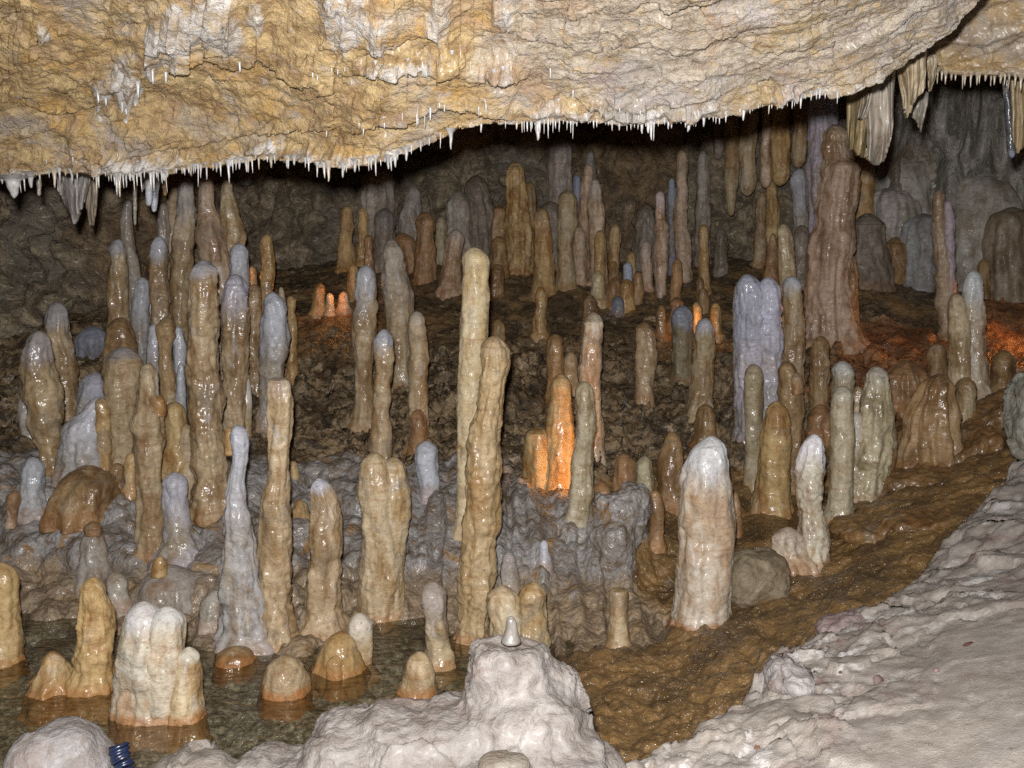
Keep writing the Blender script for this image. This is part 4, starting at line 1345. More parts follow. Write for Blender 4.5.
# ------------------------------------------------------------------ middle
S('pale twin-topped stalagmite block with rusty band on its right shoulder', G_M, 'pale',
  [(375, 452, 9), (375, 462, 13), (378, 480, 17), (380, 500, 18), (381, 540, 20), (380, 580, 20), (379, 616, 21)], detail=1.4, amp=.7, stain=.5,
  parts=[('side_spire', 'pale', [(393, 457, 8), (393, 466, 11), (395, 485, 13), (397, 500, 14), (394, 530, 14), (390, 570, 13), (388, 612, 15)], 0.01, {})])
S('slender wavy stalagmite with wet bluish bullet head behind the pale twin', G_M, 'tan',
  [(384, 329, 6), (384, 342, 8.5), (385, 365, 9), (382, 385, 8), (383, 400, 9), (381, 410, 8), (382, 425, 10), (382, 448, 9), (382, 470, 10)], tip=(1, 35))
S('jointed stalagmite, bluish glossy upper piece resting on a tan lower one', G_M, 'tan',
  [(366, 265, 7), (366, 278, 9), (367, 295, 10), (367, 308, 9), (364, 314, 11), (364, 330, 12), (364, 350, 11), (363, 370, 9), (364, 395, 9), (363, 426, 11)], tip=(1, 60))
S('broad pear-shaped tan stalagmite with a blue patch on its flank', G_M, 'tan',
  [(391, 239, 6), (392, 252, 10), (394, 272, 13), (398, 297, 14), (399, 325, 13), (400, 350, 11), (400, 385, 11)], tip=(.35, 100))
S('tan stalagmite with a dark joint line and rusty foot, right of the wavy bluish-headed one', G_M, 'tan',
  [(417, 311, 6), (417, 322, 8), (418, 345, 9), (419, 352, 8.5), (419, 356, 10), (419, 400, 10), (418, 425, 9), (417, 448, 10)], tip=(.3, 30),
  parts=[('side_spire', 'rust', [(418, 409, 5), (418, 420, 8), (418, 446, 8)], -0.05, {'tip': (0, 20)})])
S('short frosted blue flat-topped stump on the grey bank', G_M, 'blue', [(426, 441, 8), (426, 446, 10), (426, 460, 11), (428, 474, 10), (430, 490, 7)], tip=(1, 90), amp=.8)
S('tall cylindrical cream stalagmite with dome top, tallest in the middle', G_M, ((.56, .47, .31), (.45, .345, .19), (.6, .5, .33)),
  [(474, 247, 11), (475, 256, 13), (476, 300, 13.5), (473, 340, 13), (471, 390, 13), (468, 440, 11), (466, 490, 9), (465, 530, 9)], amp=.6, detail=1.3, Y=3.62)
S('bent tall ochre-tan stalagmite with scaly bulging lower half, in front of the cream one', G_M, ((.43, .325, .185), (.29, .195, .09), (.4, .33, .25)),
  [(494, 336, 10), (495, 348, 13), (495, 365, 14), (492, 392, 13), (488, 415, 14), (484, 440, 18), (483, 465, 18), (483, 490, 17), (481, 530, 16), (479, 548, 16), (477, 565, 17), (475, 590, 17), (473, 620, 14), (472, 640, 13)],
  tip=(.25, 30), detail=1.7, stain=.5, amp=1.05)
S('squat twin stalagmite lit bright orange by a hidden lamp', G_M, 'ochre',
  [(561, 374, 8), (561, 385, 10), (560, 405, 11), (560, 425, 14), (560, 460, 15), (560, 508, 16)], detail=1.3, amp=.6, Y=3.88,
  parts=[('side_spire', 'ochre', [(541, 427, 11), (540, 432, 14), (540, 460, 15), (540, 508, 16)], 0.03, {'flat': .5})])
S('tall thin stalagmite with a white crusted band below its tan tip', G_M, 'white',
  [(593, 312, 7), (593, 325, 10), (592, 345, 11), (590, 365, 11), (591, 385, 10), (595, 410, 7), (596, 440, 8), (596, 470, 9)], tip=(.0, 40), Y=4.25)
S('smooth greenish tan stalagmite directly right of the orange lit twin, foot frosted blue', G_M, 'green',
  [(584, 381, 7), (584, 393, 9), (586, 415, 10), (585, 435, 9), (583, 460, 11), (581, 495, 12), (579, 515, 11), (577, 536, 12)], detail=1.3, amp=.8, Y=3.62)
S('dim brown flat-topped stub behind the orange lit twin', G_F, 'brown', [(555, 334, 6), (555, 340, 8), (555, 370, 8), (555, 402, 9)])
S('small tan stub just right of the dim brown flat-topped one', G_F, 'tan', [(571, 352, 5), (571, 362, 7), (571, 388, 8)])
S('dim brown stub behind the tall cream stalagmite, over the bent ones head', G_F, 'brown', [(498, 319, 5), (498, 326, 7), (498, 348, 8)])
S('short thin ochre stick standing over the rubble right of the cream stalagmite', G_F, 'ochre', [(541, 287, 4), (541, 296, 6), (540, 315, 6), (540, 334, 7)])
S('spindle-shaped olive tan stalagmite with narrow foot on the rubble', G_M, 'tan', [(644, 322, 6), (645, 332, 9), (646, 350, 10), (645, 375, 9), (644, 398, 7)])
S('dark blue-headed brown stalagmite right of the spindle-shaped one', G_M, ((.2, .16, .10), (.15, .11, .06), (.22, .24, .30)), [(682, 305, 7), (682, 318, 10), (682, 340, 10), (681, 360, 9), (681, 380, 9)], tip=(1, 35))
S('stalagmite with grey-blue dome, swelling to a wide tan foot', G_M, 'tan', [(705, 318, 7), (705, 330, 9), (705, 355, 10), (703, 380, 11), (701, 400, 12), (698, 424, 13)], tip=(1, 26))
S('rounded brown stub in front of the wide tan foot', G_M, 'brown', [(706, 404, 7), (706, 415, 10), (706, 445, 11)])
S('brown conical stalagmite behind the big white one, left of it', G_R, 'brown', [(673, 432, 6), (673, 443, 9), (672, 465, 12), (671, 500, 14)], stain=.3)
S('rusty rounded stalagmite, left of the greenish peg on the terrace', G_R, 'rust', [(624, 453, 7), (624, 464, 10), (624, 500, 11)])
S('small rusty thumb in front of the rusty rounded stalagmite', G_R, 'rust', [(627, 482, 4), (627, 490, 6), (627, 508, 7)], Y=3.72)
S('slim greenish grey peg beside the rusty rounded stalagmite', G_R, 'green', [(645, 456, 5.5), (645, 466, 8), (645, 500, 8)])
S('orange-brown egg-headed stub leaning by the frosted blue foot', G_R, 'rust', [(602, 482, 6), (601, 490, 9), (599, 502, 9), (596, 524, 7)], Y=3.86)
S('rusty brown rib hanging down the right side of the grey bank', G_R, 'rust', [(655, 490, 4), (657, 505, 7), (657, 520, 7), (656, 545, 8)])
S('big white stalagmite with gleaming wet tip, the largest at right', G_R, 'white',
  [(712, 436, 9), (711, 446, 14), (709, 462, 21), (706, 490, 25), (705, 520, 27), (705, 560, 27), (703, 596, 27), (701, 622, 28)], tip=(.9, 65), detail=1.7, amp=.6, stain=.8)
S('rusty sliver clinging behind the big white stalagmite', G_R, 'rust', [(735, 492, 3), (736, 505, 5), (737, 535, 6)])
S('white nodular stalagmite with pointed wet tip and a round lump at its foot', G_R, 'white',
  [(815, 434, 5), (813, 446, 9), (811, 470, 13), (810, 490, 14), (809, 505, 12), (813, 525, 14), (813, 540, 14), (809, 560, 14)], tip=(1, 50), detail=1.5, stain=.4, amp=1.1,
  parts=[('side_hump', 'white', [(789, 527, 8), (788, 536, 13), (790, 550, 15), (793, 561, 17)], -0.02, {'tip': (.2, 30)})])
S('cut grey-tan cylinder stub at the right foot of the grey bank', G_R, 'tan', [(619, 589, 7), (619, 592, 9), (619, 615, 9.5), (619, 640, 10)], amp=.5, Y=3.10, flat=.2)
S('caramel stalagmite with knob on its right shoulder behind the fat caramel one', G_R, 'brown', [(787, 361, 6), (788, 372, 9), (790, 392, 12), (791, 415, 12), (792, 450, 12), (793, 486, 13)],
  parts=[('side_nub', 'brown', [(796, 372, 4), (796, 380, 7), (795, 394, 8)], -0.03, {'ground': False})])
S('fat caramel stalagmite with speckled skin and wide fluted foot', G_R, 'ochre', [(777, 401, 7), (777, 412, 11), (775, 435, 14), (773, 470, 15), (772, 512, 19)], amp=.7, Y=4.0)
S('slim greenish tan stalagmite with glistening front left of the fat caramel one', G_R, 'green', [(754, 364, 7), (754, 376, 9), (754, 410, 9), (754, 445, 9), (753, 486, 8)], amp=.6)
S('wide blue-lilac glittering stalagmite with two horns', G_R, ((.38, .375, .415), (.31, .285, .28), (.41, .42, .50)),
  [(747, 274, 7), (748, 284, 11), (752, 305, 15), (753, 340, 16), (752, 380, 15), (751, 436, 16)], tip=(1, 120), detail=1.4, amp=.8, Y=4.55,
  parts=[('side_spire', ((.38, .375, .415), (.31, .285, .28), (.41, .42, .50)), [(768, 277, 7), (768, 288, 10), (768, 310, 13), (769, 345, 13), (770, 380, 12), (770, 432, 10)], -0.02, {}),
         ('side_ridge', 'grey', [(738, 284, 3), (738, 300, 5), (739, 340, 6), (741, 400, 7), (742, 440, 8)], 0.03, {})])
S('pale thin stalagmite with cut tip rising behind the lilac-capped one', G_R, 'pale', [(783, 224, 5), (784, 235, 7), (786, 255, 8), (788, 290, 8), (790, 346, 9)], Y=5.2)
S('straight tan stalagmite with lilac cap, right beside the two-horned one', G_R, 'tan', [(792, 276, 7), (792, 288, 9), (794, 310, 10), (794, 340, 10), (793, 380, 11), (793, 410, 12)], tip=(1, 26), Y=4.7)
S('thin orange cone behind the two-horned lilac stalagmite', G_F, 'rust', [(773, 233, 2), (773, 248, 5), (771, 275, 8), (771, 330, 9)], Y=5.35)
S('brown ringed stalagmite with soft bulges in front of the big ribbed column', G_R, 'brown', [(821, 336, 6), (821, 345, 8.5), (820, 365, 9), (820, 385, 9), (819, 420, 9)], amp=1.1)
S('dark red-brown rounded lump below the brown ringed stalagmite', G_R, 'rust', [(821, 404, 7), (821, 414, 10), (820, 432, 11)], amp=1.2)
S('white-headed stalagmite half hidden behind the slim glistening greenish one', G_R, 'green', [(843, 361, 8), (843, 372, 10), (843, 395, 10), (843, 440, 11)], tip=(1, 24), Y=4.35)
S('slim glistening greenish stalagmite with white head, left of the broad white-edged one', G_R, 'green',
  [(843, 386, 8), (843, 397, 10), (843, 430, 11), (842, 460, 11), (840, 495, 11), (838, 522, 13)], tip=(.4, 30), detail=1.3, amp=.6, stain=.5)
S('broad greenish stalagmite with a white drip down its left edge', G_R, 'green',
  [(876, 366, 8), (876, 378, 11), (876, 395, 14), (874, 415, 18), (872, 440, 20), (869, 470, 19), (866, 496, 20)], tip=(.5, 30), detail=1.3, flute=.08,
  parts=[('side_ridge', 'green', [(857, 412, 4), (857, 424, 8), (857, 455, 9), (856, 492, 10)], -0.02, {'tip': (.6, 60)}),
         ('side_spire', 'brown', [(886, 392, 4), (888, 415, 7), (888, 450, 8), (884, 490, 9)], 0.01, {'tip': (0, 10)})])
S('tiny tan bud in the gap left of the broad white-edged stalagmite', G_R, 'tan', [(858, 386, 4), (858, 395, 6), (858, 420, 7)], Y=4.3)
S('cream twin-fingered stalagmite before the red lit ground', G_R, 'pale',
  [(956, 293, 6), (957, 306, 9), (959, 330, 11), (961, 355, 12), (962, 390, 13)], detail=1.2, amp=.7,
  parts=[('side_spire', 'white', [(973, 270, 6), (973, 282, 9), (973, 305, 10), (973, 335, 11), (973, 390, 13)], 0.0, {'tip': (1, 50)})])
S('orange-based tall stalagmite with a lilac ridge down its right side, against the grey wall', G_R, 'pink',
  [(939, 190, 4), (939, 198, 6), (939, 225, 6), (941, 250, 7), (943, 275, 9), (946, 295, 9), (947, 330, 9)], Y=5.45,
  parts=[('side_ridge', ((.42, .36, .40), (.34, .26, .25), (.5, .46, .5)), [(948, 200, 3), (948, 210, 5), (949, 240, 6), (949, 270, 6), (949, 300, 7)], -0.01, {'ground': False})])
S('short tan pointed stub below the cream twin-fingered one', G_R, 'tan', [(967, 377, 6), (967, 388, 10), (966, 405, 9), (964, 428, 8)])
S('rounded brown stub near the right edge of the chamber', G_R, 'brown', [(1006, 350, 8), (1006, 360, 12), (1005, 380, 12), (1004, 400, 13)])
S('small brown cone left of the cream twin-fingered stalagmite', G_R, 'brown', [(937, 343, 6), (937, 355, 9), (938, 392, 11)])
S('fluted wet brown mound with three ribs on the right floor', G_R, 'brown', [(940, 374, 9), (936, 390, 16), (932, 415, 22), (930, 440, 26), (929, 466, 28)], flute=.35, detail=1.3, name='flowstone_mound', cat='flowstone')
S('low rusty mound between the broad greenish stalagmite and the ribbed one', G_R, 'rust', [(905, 360, 12), (905, 378, 22), (905, 402, 26)], name='flowstone_mound', cat='flowstone', flute=.15)
# big ribbed column
S('huge ribbed brown column with stacked bulges and a lilac top near the ceiling', G_R, 'pink',
  [(842, 156, 12), (842, 163, 17), (839, 188, 20), (835, 226, 17), (834, 234, 21), (831, 262, 19), (830, 284, 18), (830, 294, 20), (829, 322, 23), (828, 342, 28)], flute=.26, detail=1.6, Y=5.3, amp=.9,
  name='column', cat='column',
  parts=[('upper_block', 'pink', [(836, 124, 10), (837, 133, 13), (838, 160, 15), (838, 200, 15)], 0.03, {'ground': False, 'flute': .15}),
         ('back_shaft', ((.33, .30, .34), (.24, .20, .19), (.40, .38, .46)), [(824, 84, 12), (824, 120, 14), (823, 160, 15), (823, 200, 14), (824, 260, 14), (826, 330, 15)], 0.12, {'tip': (1, 60), 'flute': .12}),
         ('side_bulge', 'rust', [(851, 255, 4), (852, 275, 7), (850, 300, 8), (848, 338, 9)], 0.05, {})])

# ------------------------------------------------------------------ flowstone masses against the right-hand wall
G_W = 'grey flowstone masses on the far right wall'
GW = ((.33, .31, .28), (.21, .19, .155), (.34, .34, .36))


def domepts(cx, top, W, H, bot, n=6):
    """half-ellipse shoulder of width W over a height H, then straight down"""
    return [(cx, top + H * t_, W * math.sqrt(1 - (1 - t_) ** 2)) for t_ in (0.04, 0.12, 0.25, 0.45, 0.7, 1.0)] + [(cx, bot, W * 1.04)]


for lab, pts, Yw, fl, pal in (
        ('huge smooth grey flowstone dome with faint vertical flutes, widest on the far wall', domepts(982, 163, 56, 60, 300), 6.25, .32, GW),
        ('blue-grey flowstone drape with ragged hanging foot left of the lilac-ridged stalagmite', domepts(924, 212, 21, 32, 292), 6.05, .35, ((.27, .27, .285), (.19, .18, .175), (.29, .305, .34))),
        ('rounded grey flowstone bulge above the small brown hump', domepts(893, 184, 25, 30, 268), 6.25, .32, GW),
        ('upper grey flowstone swelling under the pointed drapery', domepts(908, 146, 42, 46, 266), 6.45, .32, GW),
        ('slim pointed grey flowstone cone on the wall under the grey drapery shard', domepts(941, 114, 12, 40, 280), 6.4, .2, GW),
        ('tall fluted grey flowstone curtain on the wall beneath the farther ceiling ledge', domepts(966, 40, 23, 40, 290), 6.5, .32, GW),
        ('second fluted flowstone curtain behind the dark rod stalactite', domepts(1004, 40, 20, 40, 290), 6.45, .32, ((.24, .215, .18), (.16, .135, .10), (.25, .24, .22))),
        ('narrow fluted flowstone pillar on the wall behind the large folded drapery', domepts(884, 60, 15, 40, 280), 6.5, .3, GW),
        ('rough brown flowstone boss at the right end of the far wall', domepts(1011, 205, 27, 36, 302), 5.95, .2, ((.22, .18, .125), (.14, .105, .065), (.2, .17, .14)))):
    S(lab, G_W, pal, pts, Y=Yw, flute=fl, amp=.7, detail=1.0, name='flowstone_mass', cat='flowstone', stain=0)

# ------------------------------------------------------------------ far slope
S('brown tapered stalagmite with fused buttress, tallest on the far slope before the back wall', G_B, 'ochre',
  [(516, 162, 6), (516, 172, 9), (517, 195, 10), (518, 222, 12), (519, 262, 14)], flute=.18, Y=6.15, detail=1.3,
  parts=[('side_ridge', 'brown', [(529, 182, 4), (530, 195, 6), (531, 225, 7), (532, 260, 8)], 0.02, {}), ('side_bulge', 'brown', [(499, 205, 5), (500, 225, 9), (501, 262, 11)], 0.12, {})])
S('dim grey wide flat-topped slab stalagmite against the back wall', G_B, 'grey', [(561, 138, 8), (560, 150, 12), (560, 180, 12), (560, 205, 12), (560, 260, 13)], Y=6.45, amp=.8)
S('smooth tan club-shaped stalagmite left of the bunched thin ones', G_B, 'tan', [(567, 190, 7), (567, 200, 9), (567, 225, 9), (565, 243, 7), (566, 265, 8), (565, 288, 9)], amp=.7)
S('brown stalagmite with a grey streak, upright right of the brown tapered one', G_B, 'ochre', [(542, 208, 6), (542, 220, 8), (543, 250, 9), (544, 294, 10)], tip=(0, 10))
S('dark blue-grey dome behind the streaked brown stalagmite', G_B, 'dark', [(550, 201, 8), (550, 215, 10), (550, 240, 11), (550, 280, 12)], Y=6.3)
S('thin orange-tan spire in the middle of the tight bunch', G_B, 'pink', [(588, 164, 3.5), (588, 175, 5), (586, 196, 6), (584, 225, 6), (584, 280, 7)], Y=6.1)
S('glistening lilac-tan spire at the right of the tight bunch', G_B, 'pink', [(595, 179, 4), (595, 190, 6), (596, 210, 8), (597, 240, 8), (599, 282, 9)], tip=(.6, 30), Y=6.0)
S('little dark blue tip peeping above the tight bunch', G_B, 'dark', [(591, 151, 3), (591, 160, 5), (591, 200, 6), (591, 275, 7)], tip=(1, 30), Y=6.3)
S('blue-grey sliver behind the club-shaped stalagmite', G_B, ((.2, .2, .24), (.16, .14, .14), (.28, .3, .38)), [(577, 175, 3), (577, 190, 4), (577, 230, 5), (577, 280, 6)], tip=(1, 40), Y=6.25)
S('short ringed grey-tan stalagmite at the foot of the tight bunch', G_B, 'pink', [(579, 227, 5), (579, 238, 6.5), (580, 260, 6.5), (580, 288, 7)], Y=5.98)
S('narrow brown stalagmite right in front of the lilac-tan spire', G_B, 'ochre', [(600, 230, 4), (600, 240, 5.5), (600, 280, 6)], Y=5.9)
S('squat pale ochre thumb below the tight bunch', G_F, 'pale', [(598, 271, 5), (598, 280, 6.5), (599, 300, 7)])
S('small orange-brown peg standing clear right of the tight bunch', G_F, 'ochre', [(615, 224, 3.5), (615, 234, 5), (614, 275, 6)], Y=6.1)
S('lilac-grey peg midway between the tight bunch and the jointed pole', G_F, 'pink', [(646, 241, 4), (646, 252, 5), (647, 290, 6)], tip=(.5, 30))
S('jointed pole-like stalagmite with dark wet tip', G_B, 'pink', [(660, 191, 4), (660, 200, 5), (661, 220, 5), (661, 226, 7), (662, 250, 7), (661, 276, 6.5), (661, 282, 5), (661, 312, 5)], tip=(1, 25), Y=5.85)
S('tall smooth pinkish pole with swollen lower half', G_B, 'pink', [(682, 149, 3.5), (682, 160, 5), (682, 190, 5.5), (680, 222, 7), (683, 250, 7.5), (685, 284, 7)], Y=6.1)
S('blue-grey sliver left of the tall pinkish pole', G_B, ((.2, .2, .23), (.16, .14, .13), (.27, .29, .36)), [(672, 178, 2.5), (672, 195, 4), (672, 230, 5), (672, 284, 5)], tip=(1, 40), Y=6.3)
S('upright orange-brown peg right of the tall pinkish pole', G_B, 'ochre', [(704, 224, 3.5), (704, 233, 5), (704, 262, 5), (704, 292, 6)])
S('dark brown stump in the shade left of the two-horned lilac stalagmite', G_F, 'dark', [(721, 228, 4), (721, 238, 6), (721, 282, 7)], Y=6.15)
S('brown-topped orange stick before the tall pinkish pole', G_F, 'rust', [(677, 259, 4), (677, 268, 5), (676, 285, 5.5), (676, 315, 6)])
S('tiny blue bead-like stump in the distant clump of small growths', G_F, ((.26, .27, .32), (.2, .19, .2), (.34, .37, .46)), [(628, 262, 3), (628, 270, 5), (628, 285, 5)], tip=(1, 30), Y=5.85)
S('ochre flat-topped stump in the distant clump of small growths', G_F, 'ochre', [(627, 279, 5), (627, 286, 6.5), (627, 312, 7)])
S('rust-brown stump behind the ochre flat-topped one', G_F, 'rust', [(638, 272, 4), (638, 282, 5.5), (637, 310, 6)], Y=5.75)
S('dark blue bead on the rubble at the left of the distant clump', G_F, ((.12, .13, .16), (.09, .09, .1), (.16, .18, .22)), [(618, 296, 4), (618, 303, 6), (618, 314, 6)], tip=(1, 30))
S('orange knob behind the tiny blue bead-like stump', G_F, 'ochre', [(631, 252, 3), (631, 260, 4.5), (631, 290, 5)], Y=6.0)
S('grey-brown nub at the upper left of the distant clump', G_F, 'brown', [(614, 261, 3), (614, 270, 5), (614, 294, 6)], Y=5.9)
S('rusty broad stub below the grey-brown nub', G_F, 'rust', [(615, 277, 5), (615, 286, 7), (615, 306, 8)], Y=5.72)
S('brown dome-topped stub over the white-banded stalagmite', G_F, 'brown', [(590, 295, 5), (590, 303, 7), (590, 330, 8)])
S('pink-red peg right of the distant clump', G_F, 'rust', [(661, 305, 3.5), (661, 314, 5), (661, 338, 6)])
S('small orange peg beside the dark blue-headed stalagmite, on its left', G_F, 'rust', [(677, 297, 4), (676, 303, 6), (676, 318, 7)], Y=5.45)
S('bright orange lit finger between the dark blue-headed and grey-blue domed stalagmites', G_F, 'ochre', [(696, 302, 3.5), (697, 311, 5), (697, 336, 6)])
S('brown peg behind the bright orange lit finger', G_F, 'brown', [(703, 288, 4), (703, 297, 5), (703, 325, 6)], Y=5.6)
S('small orange bud at the foot of the upright orange-brown peg', G_F, 'rust', [(700, 277, 3), (700, 283, 4), (700, 302, 4.5)], Y=5.8)
S('ochre peg in the shade left of the two-horned stalagmite', G_F, 'ochre', [(716, 303, 3.5), (716, 312, 5), (716, 335, 6)])
S('wide grey drip-streaked column rising to the back wall, behind the dark dome', G_B, 'grey',
  [(378, 166, 13), (379, 180, 15), (380, 205, 17), (376, 230, 17), (374, 268, 18)], flute=.2, Y=6.4, detail=1.2,
  parts=[('side_spire', 'ochre', [(363, 208, 3), (363, 222, 5), (363, 260, 6)], -0.12, {})])
S('smooth dark grey dome-topped stalagmite before the drip-streaked column', G_B, 'dark', [(385, 208, 7), (385, 218, 9.5), (384, 240, 10), (383, 270, 10)], tip=(.6, 30), Y=6.15)
S('slim knobby ochre stalagmite at the left end of the far row', G_B, 'ochre', [(347, 206, 4), (347, 216, 6), (346, 235, 7), (346, 268, 8)], Y=6.2)
S('small orange stick between the ochre and dark stalagmites', G_B, 'rust', [(369, 235, 3.5), (369, 245, 4.5), (369, 280, 5)], Y=5.9)
S('bright orange lit nub left of the bluish jointed stalagmite', G_F, 'ochre', [(353, 264, 3.5), (353, 272, 5), (352, 305, 6)], Y=5.72)
S('dim pointed grey-brown stalagmite behind the orange-brown one', G_B, 'grey', [(413, 186, 4), (413, 198, 8), (411, 220, 12), (411, 262, 13)], Y=6.4, tip=(.4, 30))
S('orange-brown stalagmite with joint line in the far left row', G_B, 'rust', [(425, 212, 6), (425, 222, 9), (425, 236, 9), (425, 255, 10), (425, 286, 12)], Y=6.0)
S('small orange broken drape lying beside the orange-brown stalagmite', G_B, 'rust', [(403, 233, 7), (405, 240, 9), (409, 258, 8), (411, 285, 9)], Y=6.15)
S('dim greenish peg right of the orange-brown stalagmite', G_B, 'green', [(441, 217, 4), (441, 228, 5.5), (441, 272, 6)], Y=6.2)
S('dim grey dome-headed stalagmite left of the dark one, by the back wall', G_B, 'grey', [(458, 191, 8), (458, 205, 12), (459, 225, 13), (459, 266, 14)], Y=6.4)
S('dark grey hooded stalagmite, broadest on the far slope', G_B, 'dark', [(477, 175, 7), (477, 190, 12), (480, 210, 16), (481, 235, 17), (480, 268, 18)], Y=6.5)
S('pinkish grey stalagmite with a glossy ringed head, behind the pear-shaped one', G_B, 'pink', [(456, 229, 6), (456, 238, 8), (454, 255, 8), (452, 275, 10), (450, 292, 12)], tip=(.5, 20))
S('brown ringed stub behind the cream stalagmite, upper one', G_F, 'brown', [(499, 236, 6), (499, 244, 8), (499, 275, 9)], Y=6.05)
S('brown ringed stub behind the cream stalagmite, lower one', G_F, 'brown', [(497, 264, 5.5), (497, 272, 7), (497, 302, 8)], Y=5.8)
S('orange lit stub with slanted top on the ledge', G_F, 'ochre', [(320, 283, 4), (320, 290, 6), (318, 314, 8)], amp=.7)
S('tiny whitish stub right beside the orange lit slanted one', G_F, 'pale', [(330, 293, 2.5), (330, 299, 4), (330, 315, 5)])
S('small pale broken knob on the ledge, left of the bluish jointed stalagmite', G_F, 'pink', [(344, 291, 3.5), (344, 297, 5), (344, 312, 7)])
S('thick brown stalagmite column behind the huge ribbed column, on its right', G_B, 'ochre', [(864, 150, 9), (864, 180, 10), (864, 210, 10), (865, 235, 13), (866, 275, 15)], Y=6.15, amp=.7)
S('dark bell-shaped hump right of the huge ribbed column', G_B, 'dark', [(868, 213, 11), (868, 225, 16), (868, 245, 19), (868, 280, 21)], Y=6.0)
S('small brown rounded hump under the grey bulging wall', G_B, 'brown', [(896, 237, 8), (896, 246, 12), (896, 276, 14)], Y=6.1)
S('dim brown dome stub right of the lilac-ridged stalagmite', G_B, 'brown', [(967, 244, 7), (967, 254, 9.5), (967, 298, 10)], Y=6.0)
S('thin brown stub behind the cream twin fingers, at their right', G_B, 'brown', [(984, 259, 4.5), (984, 268, 6), (984, 310, 7)], Y=5.85)
S('dim dark stub right of the pale thin cut-tip stalagmite', G_B, 'dark', [(802, 225, 6), (802, 236, 8), (802, 285, 9)], Y=5.95)
S('glossy blue-grey wavy stalagmite between the ochre stalactite and the ribbed column', G_B, 'blue', [(799, 168, 6), (798, 180, 8), (800, 205, 7), (801, 225, 7), (801, 290, 8)], tip=(.8, 60), Y=6.1)
S('tiny twin tan bud on the slope under the ochre stalactite', G_B, 'ochre', [(772, 181, 4), (772, 190, 6), (772, 230, 7)], Y=6.3)
S('small knobby tan stub left of the tiny twin bud', G_B, 'tan', [(762, 192, 3.5), (761, 202, 5), (760, 240, 6)], Y=6.25)
S('small grey pointed stub at the back wall left of the hanging stalactites', G_B, 'grey', [(703, 150, 3.5), (703, 162, 5.5), (703, 185, 7), (703, 270, 8)], Y=6.45)
S('grey block stub lying by the back wall over the distant clump', G_B, 'dark', [(646, 204, 6), (645, 213, 9), (644, 224, 11), (644, 275, 12)], Y=6.4)

# frosted pale crusts on the bank
S('small icy bluish nub on the face of the grey bank under the greenish stalagmite', G_K, 'blue', [(544, 540, 3.5), (544, 547, 5), (545, 565, 6)], tip=(1, 40), ground=True)
_bead = S('tiny white bead-like stalagmite on top of the pale boulder', G_P, ((.24, .23, .22), (.2, .18, .15), (.25, .25, .26)), [(511, 616, 3), (511, 622, 5), (511, 632, 6.5), (511, 642, 10)], Y=1.80, tip=(1, 40), ground=False, amp=.4)
S('grey knob on the bank face behind the broken double stump', G_K, 'grey', [(509, 552, 5), (509, 560, 8), (510, 590, 9)], tip=(.4, 30))

_bead[0].data.materials[0] = M_STRAW
_bead[0]['col_a'] = [0.185, 0.172, 0.158]
# ------------------------------------------------------------------ stalactites
def stalactite(label, group, top, length, r, col, name='straw_stalactite', cat='stalactite', mat=None, bend=0.0, seg=8, rings=7, taper=1.0):
    SEED[0] += 1
    k = SEED[0]
    t = np.linspace(0, 1, rings)
    rr = r * (1 - t * 0.72 * taper) * (1 + 0.18 * perlin(np.stack([t * 4, t * 0 + k * 1.3, t * 0], 1)))
    rr[0] *= 2.3
    if rings > 3:
        rr[1] *= 1.35
    rr[-1] = r * 0.22
    th = np.linspace(0, 2 * math.pi, seg, endpoint=False)
    cx = bend * t * t * length + 0.25 * r * perlin(np.stack([t * 3, t * 0 + k * 2.1, t * 0 + 4], 1))
    V = np.stack([cx[:, None] + rr[:, None] * np.cos(th)[None], rr[:, None] * np.sin(th)[None], np.repeat((-t * (length + 0.012) + 0.012)[:, None], seg, 1)], -1).reshape(-1, 3)
    Q = grid_quads(rings, seg, wrap=True)[:, ::-1]
    n = len(V)
    V = np.concatenate([V, [[cx[-1], 0, -length - r * 0.2]]])
    i = np.arange(seg)
    T = np.stack([np.full(seg, n), (rings - 1) * seg + i, (rings - 1) * seg + (i + 1) % seg], 1)[:, ::-1]
    me = mesh_np(name, V, Q, T)
    o = link(name, me, mat or M_STRAW, loc=top)
    rg = np.random.default_rng(k)
    g = rg.uniform(0.8, 1.08)
    o['col_a'] = [float(c * g) for c in col]
    tag(o, label, cat, group)
    return o


WHT = (0.38, 0.375, 0.37)
CRM = (0.36, 0.31, 0.24)


def lip_point(row, pxs, u):
    """point on the lip row whose picture x is nearest to u"""
    ux, _ = pix(row)
    i = int(np.argmin(np.abs(ux - u)))
    return row[i]


